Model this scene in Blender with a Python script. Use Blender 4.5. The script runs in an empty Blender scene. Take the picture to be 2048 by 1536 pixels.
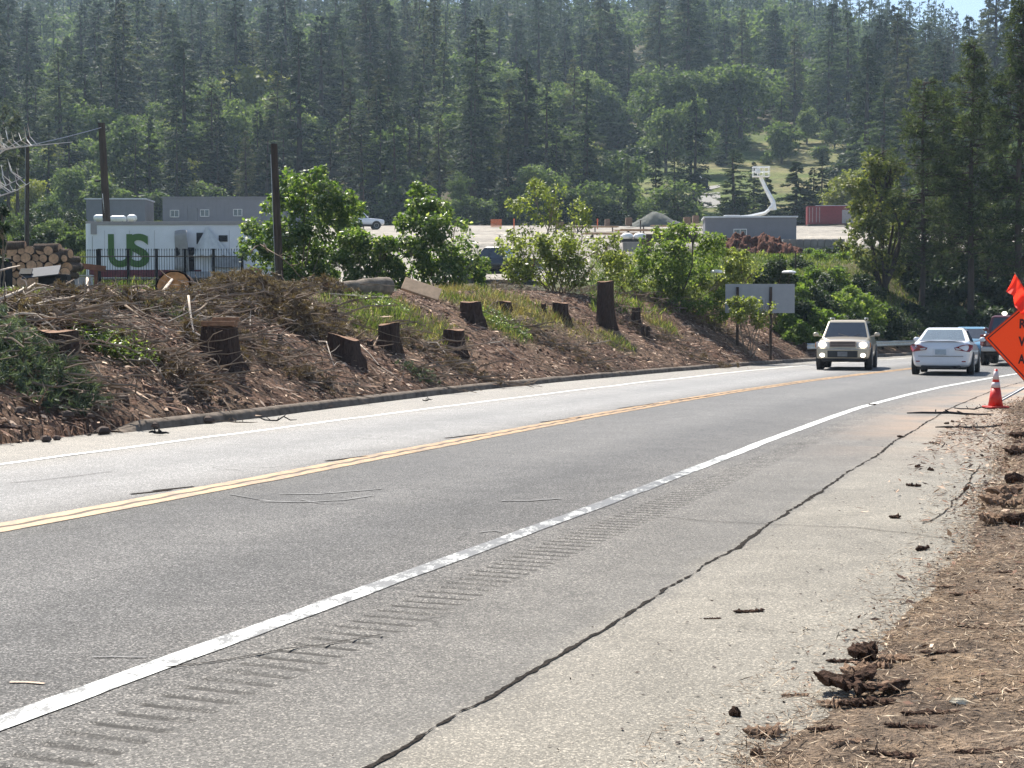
import bpy, math, random
import numpy as np
from mathutils import Vector, Matrix

R = math.radians
rng = np.random.default_rng(7)
random.seed(7)
S = bpy.context.scene

# ------------------------------------------------------------------ camera, world, sun, exposure
FPX, CAMH = 3000.0, 1.55
PITCH = math.atan((768 - 647) / FPX)
cam = bpy.data.cameras.new("camera"); camo = bpy.data.objects.new("camera", cam)
S.collection.objects.link(camo); S.camera = camo
camo.location = (0, 0, CAMH); camo.rotation_euler = (R(90) - PITCH, 0, 0)
cam.sensor_width = 36; cam.lens = FPX / 2048 * 36; cam.clip_start = .1; cam.clip_end = 3000

SUN_EL, SUN_AZ = 52, -22          # degrees; azimuth clockwise from +Y (ahead, a little left)
w = bpy.data.worlds.new("World"); S.world = w; w.use_nodes = True
nt = w.node_tree; nt.nodes.clear()
sky = nt.nodes.new("ShaderNodeTexSky"); sky.sky_type = 'NISHITA'; sky.sun_disc = False
sky.sun_elevation = R(SUN_EL); sky.sun_rotation = R(SUN_AZ); sky.altitude = 600
bgn = nt.nodes.new("ShaderNodeBackground"); bgn.inputs[1].default_value = .088
wo = nt.nodes.new("ShaderNodeOutputWorld")
nt.links.new(sky.outputs[0], bgn.inputs[0]); nt.links.new(bgn.outputs[0], wo.inputs[0])
sun = bpy.data.lights.new("sun", 'SUN'); sun.energy = 5.0; sun.angle = R(.5); sun.color = (1, .945, .85)
suno = bpy.data.objects.new("sun", sun); S.collection.objects.link(suno)
sd = Vector((math.sin(R(SUN_AZ)) * math.cos(R(SUN_EL)), math.cos(R(SUN_AZ)) * math.cos(R(SUN_EL)), math.sin(R(SUN_EL))))
suno.rotation_euler = sd.to_track_quat('Z', 'Y').to_euler()
suno.location = (-20, 40, 60)
S.view_settings.view_transform = 'Standard'; S.view_settings.look = 'None'
S.view_settings.exposure = .98; S.view_settings.gamma = 1
S.cycles.max_bounces = 6; S.cycles.transparent_max_bounces = 6; S.cycles.volume_bounces = 1
S.cycles.use_denoising = True

# ------------------------------------------------------------------ helpers
def link(o):
    S.collection.objects.link(o); return o
def tag(o, label=None, cat=None, group=None, kind=None):
    if label: o["label"] = label
    if cat: o["category"] = cat
    if group: o["group"] = group
    if kind: o["kind"] = kind
    return o
def empty(name, loc, rz=0, label=None, cat=None, group=None):
    o = bpy.data.objects.new(name, None); o.location = loc; o.rotation_euler = (0, 0, rz)
    o.empty_display_size = .2
    link(o); return tag(o, label, cat, group)
def mesh_np(name, V, F, mat=None, parent=None, smooth=False, uv=None, col=None):
    """V (n,3); F list of int arrays (m,3)/(m,4)."""
    if not isinstance(F, (list, tuple)): F = [F]
    F = [f for f in F if len(f)]
    me = bpy.data.meshes.new(name)
    V = np.asarray(V, np.float32)
    me.vertices.add(len(V)); me.vertices.foreach_set("co", V.ravel())
    li = np.concatenate([f.ravel() for f in F]).astype(np.int32)
    tot = np.concatenate([np.full(len(f), f.shape[1]) for f in F]).astype(np.int32)
    st = np.concatenate([[0], np.cumsum(tot)[:-1]]).astype(np.int32)
    me.loops.add(len(li)); me.loops.foreach_set("vertex_index", li)
    me.polygons.add(len(tot)); me.polygons.foreach_set("loop_start", st)
    me.polygons.foreach_set("loop_total", tot)
    if smooth: me.polygons.foreach_set("use_smooth", np.ones(len(tot), bool))
    if uv is not None:
        l = me.uv_layers.new(name="UVMap"); l.data.foreach_set("uv", np.asarray(uv, np.float32)[li].ravel())
    if col is not None:
        a = me.color_attributes.new("Col", 'FLOAT_COLOR', 'POINT')
        c = np.ones((len(V), 4), np.float32); c[:, :3] = col; a.data.foreach_set("color", c.ravel())
    me.update(calc_edges=True)
    if mat: me.materials.append(mat)
    o = bpy.data.objects.new(name, me); link(o)
    if parent: o.parent = parent
    return o

class MB:
    """collects boxes, tubes, lathes ... and builds them as ONE mesh object"""
    def __init__(s): s.v = []; s.f = []
    def poly(s, pts, faces):
        b = len(s.v); s.v += [tuple(p) for p in pts]; s.f += [[i + b for i in f] for f in faces]; return s
    def box(s, c, d, rz=0, M=None, taper=1):
        x, y, z = [q / 2 for q in d]; c = Vector(c)
        P = [Vector((sx * x * (taper if sz > 0 else 1), sy * y * (taper if sz > 0 else 1), sz * z)) for sz in (-1, 1) for sy in (-1, 1) for sx in (-1, 1)]
        Mm = M if M is not None else Matrix.Rotation(rz, 3, 'Z')
        return s.poly([Mm @ p + c for p in P], [[0, 2, 3, 1], [4, 5, 7, 6], [0, 1, 5, 4], [2, 6, 7, 3], [0, 4, 6, 2], [1, 3, 7, 5]])
    def tube(s, pts, rad, n=6, caps=True):
        pts = [Vector(p) for p in pts]
        if not hasattr(rad, '__len__'): rad = [rad] * len(pts)
        b = len(s.v); up = None
        for i, p in enumerate(pts):
            d = (pts[min(i + 1, len(pts) - 1)] - pts[max(i - 1, 0)])
            d = d.normalized() if d.length > 1e-9 else Vector((0, 0, 1))
            if up is None: up = Vector((0, 0, 1)) if abs(d.z) < .9 else Vector((1, 0, 0))
            u = d.cross(up).normalized(); up = u.cross(d).normalized()
            for k in range(n):
                a = 2 * math.pi * k / n
                s.v.append(tuple(p + (u * math.cos(a) + up * math.sin(a)) * rad[i]))
        for i in range(len(pts) - 1):
            for k in range(n):
                k2 = (k + 1) % n
                s.f.append([b + i * n + k, b + i * n + k2, b + (i + 1) * n + k2, b + (i + 1) * n + k])
        if caps:
            s.f.append([b + k for k in range(n)][::-1]); s.f.append([b + (len(pts) - 1) * n + k for k in range(n)])
        return s
    def lathe(s, prof, n=20, c=(0, 0, 0), axis='z', jit=0):
        b = len(s.v); c = Vector(c)
        for r, z in prof:
            for k in range(n):
                a = 2 * math.pi * k / n
                rr = r * (1 + jit * math.sin(3 * a + z * 5) + jit * random.uniform(-.5, .5))
                if axis == 'z': p = Vector((rr * math.cos(a), rr * math.sin(a), z))
                elif axis == 'x': p = Vector((z, rr * math.cos(a), rr * math.sin(a)))
                else: p = Vector((rr * math.cos(a), z, rr * math.sin(a)))
                s.v.append(tuple(p + c))
        for i in range(len(prof) - 1):
            for k in range(n):
                k2 = (k + 1) % n
                s.f.append([b + i * n + k, b + i * n + k2, b + (i + 1) * n + k2, b + (i + 1) * n + k])
        s.f.append([b + k for k in range(n)][::-1]); s.f.append([b + (len(prof) - 1) * n + k for k in range(n)])
        return s
    def build(s, name, mat, parent=None, smooth=False, bevel=0):
        me = bpy.data.meshes.new(name); me.from_pydata(s.v, [], s.f)
        if smooth: me.polygons.foreach_set("use_smooth", np.ones(len(me.polygons), bool))
        if mat: me.materials.append(mat)
        o = bpy.data.objects.new(name, me); link(o)
        if parent: o.parent = parent
        if bevel:
            m = o.modifiers.new("bevel", 'BEVEL'); m.width = bevel; m.segments = 2; m.limit_method = 'ANGLE'
        return o
def copy_tree(o, parent=None):
    c = o.copy(); S.collection.objects.link(c)
    if parent: c.parent = parent
    for ch in KIDS.get(o.name, ()):
        copy_tree(ch, c)
    return c
KIDS = {}
def note_kids(root, kids):
    KIDS[root.name] = kids; return root

# value noise -------------------------------------------------------
def _h(ix, iy, seed):
    n = (ix.astype(np.int64) * 374761393 + iy.astype(np.int64) * 668265263 + seed * 144665) & 0x7fffffff
    n = ((n ^ (n >> 13)) * 1274126177) & 0x7fffffff
    return ((n ^ (n >> 16)) & 0xffff) / 65535.0
def vn(x, y, seed=0):
    x = np.asarray(x, float); y = np.asarray(y, float)
    ix = np.floor(x); iy = np.floor(y); fx = x - ix; fy = y - iy
    fx = fx * fx * (3 - 2 * fx); fy = fy * fy * (3 - 2 * fy)
    a = _h(ix, iy, seed); b = _h(ix + 1, iy, seed); c = _h(ix, iy + 1, seed); d = _h(ix + 1, iy + 1, seed)
    return (a * (1 - fx) + b * fx) * (1 - fy) + (c * (1 - fx) + d * fx) * fy
def fbm(x, y, oct=4, seed=0):
    t = 0; a = .5
    for i in range(oct):
        t = t + a * (vn(x * 2 ** i, y * 2 ** i, seed + i) - .5); a *= .5
    return t * 2          # about -1..1

# rays of the survey camera ----------------------------------------
def ray(px, py):
    u = (px - 1024) / FPX; v = (768 - py) / FPX
    return np.array([u, math.cos(PITCH) + v * math.sin(PITCH), -math.sin(PITCH) + v * math.cos(PITCH)])
def at(px, py, Y):
    d = ray(px, py); t = Y / d[1]
    return np.array([d[0] * t, Y, CAMH + d[2] * t])
def flat(px, py, h=0.):
    d = ray(px, py); t = (h - CAMH) / d[2]
    return np.array([d[0] * t, d[1] * t, h])

# ------------------------------------------------------------------ road line, terrain heights
_s = np.arange(-25, 420, .5)
def _heading(s):
    # heading integral of the surveyed curve, settles beyond 110 m
    k = -.003067 + .0077642 / (1 + np.exp(-(s - 21.66) / 4)); k = np.where(s < 0, 0, k); k = np.where(s > 115, 0, k)
    return k
_th = .40297 + np.cumsum(_heading(_s)) * .5
_i0 = int(np.argmin(abs(_s)))
_th += .40297 - _th[_i0]
_cx = np.cumsum(np.sin(_th)) * .5; _cy = np.cumsum(np.cos(_th)) * .5
_cx += -6.2486 - _cx[_i0]; _cy += 0 - _cy[_i0]
def road_pt(s, d):
    """world x,y of the point s metres along the road, d metres to its left"""
    s = np.asarray(s, float); x = np.interp(s, _s, _cx); y = np.interp(s, _s, _cy); t = np.interp(s, _s, _th)
    return x - np.cos(t) * d, y + np.sin(t) * d
def road_sd(x, y):
    x = np.atleast_1d(np.asarray(x, float)); y = np.atleast_1d(np.asarray(y, float))
    sh = x.shape; x = x.ravel(); y = y.ravel(); so = np.empty(len(x)); do = np.empty(len(x))
    for a in range(0, len(x), 20000):
        dx = x[a:a + 20000, None] - _cx; dy = y[a:a + 20000, None] - _cy
        i = (dx * dx + dy * dy).argmin(1); r = np.arange(len(i)); t = _th[i]
        along = dx[r, i] * np.sin(t) + dy[r, i] * np.cos(t)
        so[a:a + 20000] = _s[i] + along; do[a:a + 20000] = -dx[r, i] * np.cos(t) + dy[r, i] * np.sin(t)
    return so.reshape(sh), do.reshape(sh)
def heading(s): return float(np.interp(s, _s, _th))
def oL(s): return np.interp(s, [0, 34, 45, 58, 75], [5.45, 5.55, 5.8, 6.25, 6.4])      # left edge line
def oC(s): return np.interp(s, [0, 20, 35, 50, 70], [2.02, 2.06, 2.0, 1.82, 1.8])
def oR(s): return np.interp(s, [0, 30, 40, 50, 70], [-1.74, -1.74, -1.95, -2.3, -2.4])
def oK(s): return np.interp(s, [0, 24, 34, 60, 80], [7.15, 7.15, 7.75, 8.0, 8.2])       # kerb foot / asphalt edge
_PY = [-100, 28, 42, 75, 90, 100, 112.5, 115, 150, 180, 220, 240, 330, 450, 700, 850, 1000]
_PZ = [1.8, 1.88, 2.45, 2.7, 4.6, 5.9, 6.4, 7.6, 10.6, 13., 16.0, 19.5, 42, 75, 144, 158, 130]
def plateau(x, y):
    p = np.interp(y, _PY, _PZ)
    a = x / np.maximum(y, 30)
    k = np.clip((a - .17) / .14, 0, 1); k = k * k * (3 - 2 * k)
    hi = np.maximum(p - 40, 0)
    p = p - hi * .32 * k
    far = np.clip((y - 230) / 200, 0, 1)
    return p + fbm(x / 60, y / 60, 3, 5) * 9 * far + fbm(x / 9, y / 9, 3, 9) * .18
def T(x, y):
    s, d = road_sd(x, y); x = np.atleast_1d(x); y = np.atleast_1d(y)
    db = d - oK(s) - .25
    bk = .13 + .52 * np.maximum(db, 0); pl = plateau(x, y)
    k = .7; h = np.clip(.5 + .5 * (pl - bk) / k, 0, 1)
    m = pl * (1 - h) + bk * h - k * h * (1 - h)
    z = np.where(db > 0, np.maximum(m, 0), 0)
    rt = np.clip((-4.2 - d) / 1.5, 0, 1)
    z = z + rt * (.03 + .05 * fbm(x / 1.3, y / 1.3, 3, 21)) * (d < 0)
    return z
def Tz(x, y): return float(T(np.array([x]), np.array([y]))[0])
def hit(px, py, ymin=5, ymax=500):
    d = ray(px, py); Y = np.concatenate([np.arange(ymin, 130, .1), np.arange(130, ymax, .5)])
    t = Y / d[1]; z = CAMH + d[2] * t; g = T(d[0] * t, Y)
    i = np.nonzero(z <= g)[0]; i = i[0] if len(i) else len(Y) - 1
    return np.array([d[0] * t[i], Y[i], g[i]])
def onT(px, Y):
    x = (px - 1024) / FPX * Y / math.cos(PITCH); return np.array([x, Y, Tz(x, Y)])

# ------------------------------------------------------------------ materials
MATS = {}
def newmat(name):
    m = bpy.data.materials.new(name); m.use_nodes = True; m.node_tree.nodes.clear(); MATS[name] = m
    return m, m.node_tree.nodes, m.node_tree.links
def pr(N, L, **kw):
    p = N.new("ShaderNodeBsdfPrincipled"); o = N.new("ShaderNodeOutputMaterial"); L.new(p.outputs[0], o.inputs[0])
    for k, v in kw.items(): p.inputs[k.replace('_', ' ')].default_value = v
    return p
def noise(N, L, scale, detail=4, co=None, rough=.6, dim='3D'):
    n = N.new("ShaderNodeTexNoise"); n.inputs["Scale"].default_value = scale; n.inputs["Detail"].default_value = detail
    n.inputs["Roughness"].default_value = rough
    if co is not None: L.new(co, n.inputs["Vector"])
    return n.outputs["Fac"]
def ramp(N, L, fac, stops):
    r = N.new("ShaderNodeValToRGB"); e = r.color_ramp.elements
    e.remove(e[1]); e[0].position = stops[0][0]
    for i, (p, c) in enumerate(stops):
        q = e[0] if i == 0 else e.new(p); q.color = (*c, 1) if len(c) == 3 else c
    L.new(fac, r.inputs[0]); return r.outputs[0]
def mixc(N, L, fac, a, b, mode='MIX'):
    m = N.new("ShaderNodeMix"); m.data_type = 'RGBA'; m.blend_type = mode
    for sck, v in ((m.inputs[0], fac), (m.inputs[6], a), (m.inputs[7], b)):
        if hasattr(v, 'links'): L.new(v, sck)
        elif hasattr(v, '__len__'): sck.default_value = (*v, 1) if len(v) == 3 else v
        else: sck.default_value = v
    return m.outputs[2]
def maths(N, L, op, a, b=None, c=None):
    m = N.new("ShaderNodeMath"); m.operation = op
    for i, v in enumerate((a, b, c)):
        if v is None: continue
        if hasattr(v, 'links'): L.new(v, m.inputs[i])
        else: m.inputs[i].default_value = v
    return m.outputs[0]
def bump(N, L, h, p, strength=.3, dist=.02):
    b = N.new("ShaderNodeBump"); b.inputs["Strength"].default_value = strength; b.inputs["Distance"].default_value = dist
    L.new(h, b.inputs["Height"]); L.new(b.outputs[0], p.inputs["Normal"]); return b
def objco(N): return N.new("ShaderNodeTexCoord").outputs["Object"]
def simple(name, col, rough=.6, metal=0, var=.25, scale=4, bp=0, bscale=30, spec=.5, emis=None, coat=0, stretch=None):
    if name in MATS: return MATS[name]
    m, N, L = newmat(name); p = pr(N, L, Roughness=rough, Metallic=metal)
    p.inputs["Specular IOR Level"].default_value = spec; p.inputs["Coat Weight"].default_value = coat
    co = objco(N)
    if stretch:
        mp = N.new("ShaderNodeMapping"); mp.inputs["Scale"].default_value = stretch; L.new(co, mp.inputs[0]); co = mp.outputs[0]
    n = noise(N, L, scale, 5, co)
    lo = [max(0, c * (1 - var)) for c in col]; hi = [min(1, c * (1 + var)) for c in col]
    L.new(ramp(N, L, n, [(.3, lo), (.7, hi)]), p.inputs["Base Color"])
    if bp: bump(N, L, noise(N, L, bscale, 4, co), p, bp)
    if emis: p.inputs["Emission Color"].default_value = (*emis[:3], 1); p.inputs["Emission Strength"].default_value = emis[3]
    return m
def foliage(name, c1, c2, c3=None, trans=.35, rough=.6, spec=.3, objvar=.35):
    """leaf material: colour differs leaf by leaf and tree by tree; light passes through"""
    m, N, L = newmat(name)
    g = N.new("ShaderNodeNewGeometry"); oi = N.new("ShaderNodeObjectInfo")
    f = maths(N, L, 'MULTIPLY_ADD', oi.outputs["Random"], objvar, maths(N, L, 'MULTIPLY', g.outputs["Random Per Island"], 1 - objvar))
    st = [(.05, c1), (.75, c2)] + ([(.98, c3)] if c3 else [])
    c = ramp(N, L, f, st)
    p = N.new("ShaderNodeBsdfPrincipled"); p.inputs["Roughness"].default_value = rough; p.inputs["Specular IOR Level"].default_value = spec
    L.new(c, p.inputs["Base Color"])
    t = N.new("ShaderNodeBsdfTranslucent"); L.new(mixc(N, L, 1., c, (1.25, 1.35, .6), 'MULTIPLY'), t.inputs[0])
    mx = N.new("ShaderNodeMixShader"); mx.inputs[0].default_value = trans
    L.new(p.outputs[0], mx.inputs[1]); L.new(t.outputs[0], mx.inputs[2])
    o = N.new("ShaderNodeOutputMaterial"); L.new(mx.outputs[0], o.inputs[0]); return m

# asphalt: UV = (metres along the road, metres to the left)
def asphalt():
    m, N, L = newmat("asphalt"); p = pr(N, L, Roughness=.62)
    p.inputs["Specular IOR Level"].default_value = .36
    uv = N.new("ShaderNodeUVMap").outputs[0]; sp = N.new("ShaderNodeSeparateXYZ"); L.new(uv, sp.inputs[0])
    wob = noise(N, L, .9, 5, uv); v = maths(N, L, 'ADD', sp.outputs[1], maths(N, L, 'MULTIPLY_ADD', wob, .5, -.25))
    v01 = maths(N, L, 'MULTIPLY_ADD', v, 1 / 16., .5)       # -8..8 -> 0..1
    def q(d): return d / 16 + .5
    zone = ramp(N, L, v01, [(q(-5.2), (.255, .235, .195)), (q(-3.45), (.235, .218, .185)), (q(-3.25), (.165, .157, .142)), (q(-2.1), (.15, .143, .132)),
                            (q(-1.5), (.115, .112, .108)), (q(-.6), (.096, .095, .094)), (q(.2), (.13, .128, .125)), (q(1.4), (.102, .101, .1)),
                            (q(1.9), (.105, .103, .098)), (q(2.3), (.145, .141, .136)), (q(3.1), (.19, .188, .186)), (q(3.9), (.15, .15, .15)), (q(4.8), (.195, .192, .188)),  # pale far-lane asphalt, lightened further to stand in for sun glare
                            (q(5.7), (.185, .17, .145))])
    co = objco(N)
    big = noise(N, L, .35, 5, co); med = noise(N, L, 2.2, 6, co); 
    c = mixc(N, L, 1., zone, ramp(N, L, big, [(.3, (.86, .86, .87)), (.7, (1.12, 1.11, 1.1))]), 'MULTIPLY')
    c = mixc(N, L, 1., c, ramp(N, L, med, [(.3, (.85, .85, .85)), (.7, (1.12, 1.12, 1.12))]), 'MULTIPLY')
    # aggregate
    vo = N.new("ShaderNodeTexVoronoi"); vo.inputs["Scale"].default_value = 125; L.new(co, vo.inputs[0])
    st = N.new("ShaderNodeSeparateColor"); L.new(vo.outputs["Color"], st.inputs[0])
    sm_ = N.new("ShaderNodeMapRange"); L.new(v, sm_.inputs[0]); sm_.inputs[1].default_value = -3.4; sm_.inputs[2].default_value = -2.0; sm_.inputs[3].default_value = .5; sm_.inputs[4].default_value = 1.
    c = mixc(N, L, sm_.outputs[0], c, ramp(N, L, st.outputs[0], [(0, (.25, .24, .23)), (.4, (.7, .7, .7)), (.8, (1.2, 1.18, 1.15)), (.97, (2.6, 2.5, 2.4))]), 'MULTIPLY')
    fine = noise(N, L, 160, 2, co)
    c = mixc(N, L, 1., c, ramp(N, L, fine, [(.3, (.72, .72, .72)), (.7, (1.28, 1.28, 1.28))]), 'MULTIPLY')
    # orange dust carried onto the shoulder round the cone
    dn = noise(N, L, .5, 6, uv); near = maths(N, L, 'MULTIPLY', maths(N, L, 'SMOOTHSTEP' if False else 'GREATER_THAN', sp.outputs[0], 0.), 1.)
    mr = N.new("ShaderNodeMapRange"); mr.interpolation_type = 'SMOOTHSTEP'; L.new(sp.outputs[0], mr.inputs[0]); mr.inputs[1].default_value = 17; mr.inputs[2].default_value = 30
    mr2 = N.new("ShaderNodeMapRange"); mr2.interpolation_type = 'SMOOTHSTEP'; L.new(sp.outputs[1], mr2.inputs[0]); mr2.inputs[1].default_value = -1.9; mr2.inputs[2].default_value = -3.2
    df = maths(N, L, 'MULTIPLY', maths(N, L, 'MULTIPLY', mr.outputs[0], mr2.outputs[0]), ramp(N, L, dn, [(.35, (0, 0, 0)), (.62, (.8, .8, .8))]))
    c = mixc(N, L, df, c, (.36, .25, .17))
    # milled grooves are coloured darker, in narrow stripes
    ga = maths(N, L, 'FRACT', maths(N, L, 'DIVIDE', maths(N, L, 'ADD', sp.outputs[0], maths(N, L, 'MULTIPLY_ADD', med, .05, -.025)), .1525))
    gm = ramp(N, L, maths(N, L, 'ABSOLUTE', maths(N, L, 'SUBTRACT', ga, .5)), [(.0, (1, 1, 1)), (.14, (1, 1, 1)), (.22, (0, 0, 0))])
    gv = ramp(N, L, maths(N, L, 'ABSOLUTE', maths(N, L, 'ADD', sp.outputs[1], 2.24)), [(.16, (1, 1, 1)), (.19, (0, 0, 0))])
    gs = ramp(N, L, maths(N, L, 'DIVIDE', sp.outputs[0], 50), [(.06, (0, 0, 0)), (.07, (1, 1, 1)), (.52, (1, 1, 1)), (.72, (0, 0, 0))])
    gf = maths(N, L, 'MULTIPLY', maths(N, L, 'MULTIPLY', gm, gv), maths(N, L, 'MULTIPLY', gs, ramp(N, L, med, [(.36, (.3, .3, .3)), (.58, (1, 1, 1))])))
    c = mixc(N, L, maths(N, L, 'MULTIPLY', gf, .88), c, (.02, .018, .016))
    # hair cracks
    cr = N.new("ShaderNodeTexVoronoi"); cr.feature = 'DISTANCE_TO_EDGE'; cr.inputs["Scale"].default_value = .22
    wv = N.new("ShaderNodeVectorMath"); wv.operation = 'ADD'; wn = N.new("ShaderNodeTexNoise"); wn.inputs["Scale"].default_value = 1.3; wn.inputs["Detail"].default_value = 6; L.new(co, wn.inputs[0])
    wvs = N.new("ShaderNodeVectorMath"); wvs.operation = 'SCALE'; wvs.inputs[3].default_value = .9; L.new(wn.outputs["Color"], wvs.inputs[0])
    L.new(co, wv.inputs[0]); L.new(wvs.outputs[0], wv.inputs[1]); L.new(wv.outputs[0], cr.inputs[0])
    cm = ramp(N, L, cr.outputs[0], [(0, (1, 1, 1)), (.0022, (0, 0, 0))]); cm2 = maths(N, L, 'MULTIPLY', cm, ramp(N, L, noise(N, L, .6, 3, co), [(.5, (0, 0, 0)), (.6, (.75, .75, .75))]))
    c = mixc(N, L, cm2, c, (.03, .028, .025))
    # polished where traffic bends and in the far lane, dull elsewhere
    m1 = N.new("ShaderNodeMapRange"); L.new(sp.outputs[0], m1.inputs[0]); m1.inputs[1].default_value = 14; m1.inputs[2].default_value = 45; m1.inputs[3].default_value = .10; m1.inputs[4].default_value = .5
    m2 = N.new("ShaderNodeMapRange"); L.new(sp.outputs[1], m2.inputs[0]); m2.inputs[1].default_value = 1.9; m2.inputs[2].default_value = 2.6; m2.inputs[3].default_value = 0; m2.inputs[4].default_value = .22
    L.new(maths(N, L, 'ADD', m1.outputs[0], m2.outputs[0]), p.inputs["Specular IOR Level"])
    L.new(c, p.inputs["Base Color"])
    h = maths(N, L, 'ADD', maths(N, L, 'MULTIPLY', st.outputs[1], .6), fine)
    bump(N, L, h, p, .55, .006)
    return m
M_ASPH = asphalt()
def paint(name, col, wear=.5, edge=(.1, .1, .1), fade=False):
    m, N, L = newmat(name); p = pr(N, L, Roughness=.5); co = objco(N)
    mp = N.new("ShaderNodeMapping"); mp.inputs["Scale"].default_value = (1, .35, 1); mp.inputs["Rotation"].default_value = (0, 0, .5); L.new(co, mp.inputs[0])
    n = noise(N, L, 11, 6, mp.outputs[0], .75); n2 = noise(N, L, 70, 3, co); n3 = noise(N, L, 1.6, 4, co, .7)
    f = maths(N, L, 'ADD', maths(N, L, 'ADD', maths(N, L, 'MULTIPLY', n, .45), maths(N, L, 'MULTIPLY', n2, .2)), maths(N, L, 'MULTIPLY', n3, .35))
    if fade:
        sy = N.new("ShaderNodeSeparateXYZ"); L.new(co, sy.inputs[0]); f = maths(N, L, 'ADD', f, ramp(N, L, maths(N, L, 'DIVIDE', sy.outputs[1], 40), [(.15, (.05,) * 3), (.24, (0, 0, 0)), (.37, (0, 0, 0)), (.5, (.15,) * 3)]))
    c = ramp(N, L, f, [(wear - .035, edge), (wear, tuple(q * .55 for q in col)), (wear + .03, tuple(q * .85 for q in col)), (wear + .09, col)])
    L.new(c, p.inputs["Base Color"]); bump(N, L, n2, p, .3, .003); return m
M_WHITE = paint("white_road_paint", (.68, .68, .64), .535, fade=True)
M_WHITEL = paint("white_far_line_paint", (.84, .84, .8), .40)
M_YEL = paint("yellow_road_paint", (.45, .26, .10), .47, (.2, .13, .07))
def ground_mat(name, sc, amp, bstr=.5, b2=6, rough=.95):
    m, N, L = newmat(name); p = pr(N, L, Roughness=rough); p.inputs["Specular IOR Level"].default_value = .15
    a = N.new("ShaderNodeAttribute"); a.attribute_name = "Col"; co = objco(N)
    n = noise(N, L, sc, 8, co, .75); n2 = noise(N, L, sc * b2, 4, co, .7)
    c = mixc(N, L, 1., a.outputs[0], ramp(N, L, n, [(.32, (1 - amp,) * 3), (.5, (1, 1, 1)), (.68, (1 + amp * 1.3, 1 + amp * 1.2, 1 + amp))]), 'MULTIPLY')
    c = mixc(N, L, 1., c, ramp(N, L, n2, [(.3, (.55, .55, .57)), (.5, (1, 1, 1)), (.72, (1.6, 1.55, 1.5))]), 'MULTIPLY')
    L.new(c, p.inputs["Base Color"]); bump(N, L, maths(N, L, 'ADD', n, n2), p, bstr, .08); return m
M_GROUND = ground_mat("ground_soil", .25, .35)
M_BANK = ground_mat("bark_duff_soil", 3.5, .5, .9, 9)
M_BARK = simple("bark", (.10, .072, .055), .95, var=.55, scale=3, bp=.9, bscale=9, spec=.1, stretch=(5, 5, 1))
M_BARKD = simple("dark_stump_bark", (.06, .04, .032), .95, var=.5, scale=6, bp=1., bscale=14, spec=.1, stretch=(6, 6, 1))
M_TRUNK = simple("pine_trunk", (.075, .06, .052), .95, var=.4, scale=1, spec=.1, stretch=(3, 3, .6))
M_CUT = simple("cut_wood", (.25, .14, .085), .85, var=.35, scale=8, bp=.3, bscale=40, spec=.2)
M_CUTO = simple("fresh_orange_wood", (.5, .24, .09), .8, var=.35, scale=6, bp=.3, bscale=40, spec=.2)
M_TAN = simple("pale_split_wood", (.55, .38, .24), .8, var=.2, scale=5, spec=.2)
M_TWIG = simple("dry_twig", (.23, .175, .13), .9, var=.5, scale=2, spec=.15)
M_TWIGP = simple("pale_dead_branch", (.5, .42, .34), .85, var=.35, scale=3, spec=.2)
M_POLE = simple("weathered_pole_wood", (.07, .052, .042), .9, var=.45, scale=2.5, bp=.5, bscale=10, spec=.1, stretch=(6, 6, .5))
M_DARK = simple("black_metal", (.02, .021, .023), .75, var=.3, spec=.2)
M_STEEL = simple("galvanised_steel", (.42, .43, .43), .42, metal=.8, var=.2, scale=8)
M_TYRE = simple("tyre_rubber", (.018, .018, .018), .8, var=.3)
M_RIM = simple("wheel_rim", (.4, .4, .41), .35, metal=.8, var=.15)
M_PLAST = simple("black_plastic_trim", (.025, .025, .026), .6, var=.2)
M_GLASS = simple("dark_car_glass", (.02, .024, .026), .06, var=.1, spec=.9, coat=1)
M_WIN = simple("window_pane", (.05, .07, .09), .08, var=.2, spec=.8)
M_WWHITE = simple("white_painted_metal", (.78, .78, .77), .45, var=.08, scale=3)
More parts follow.
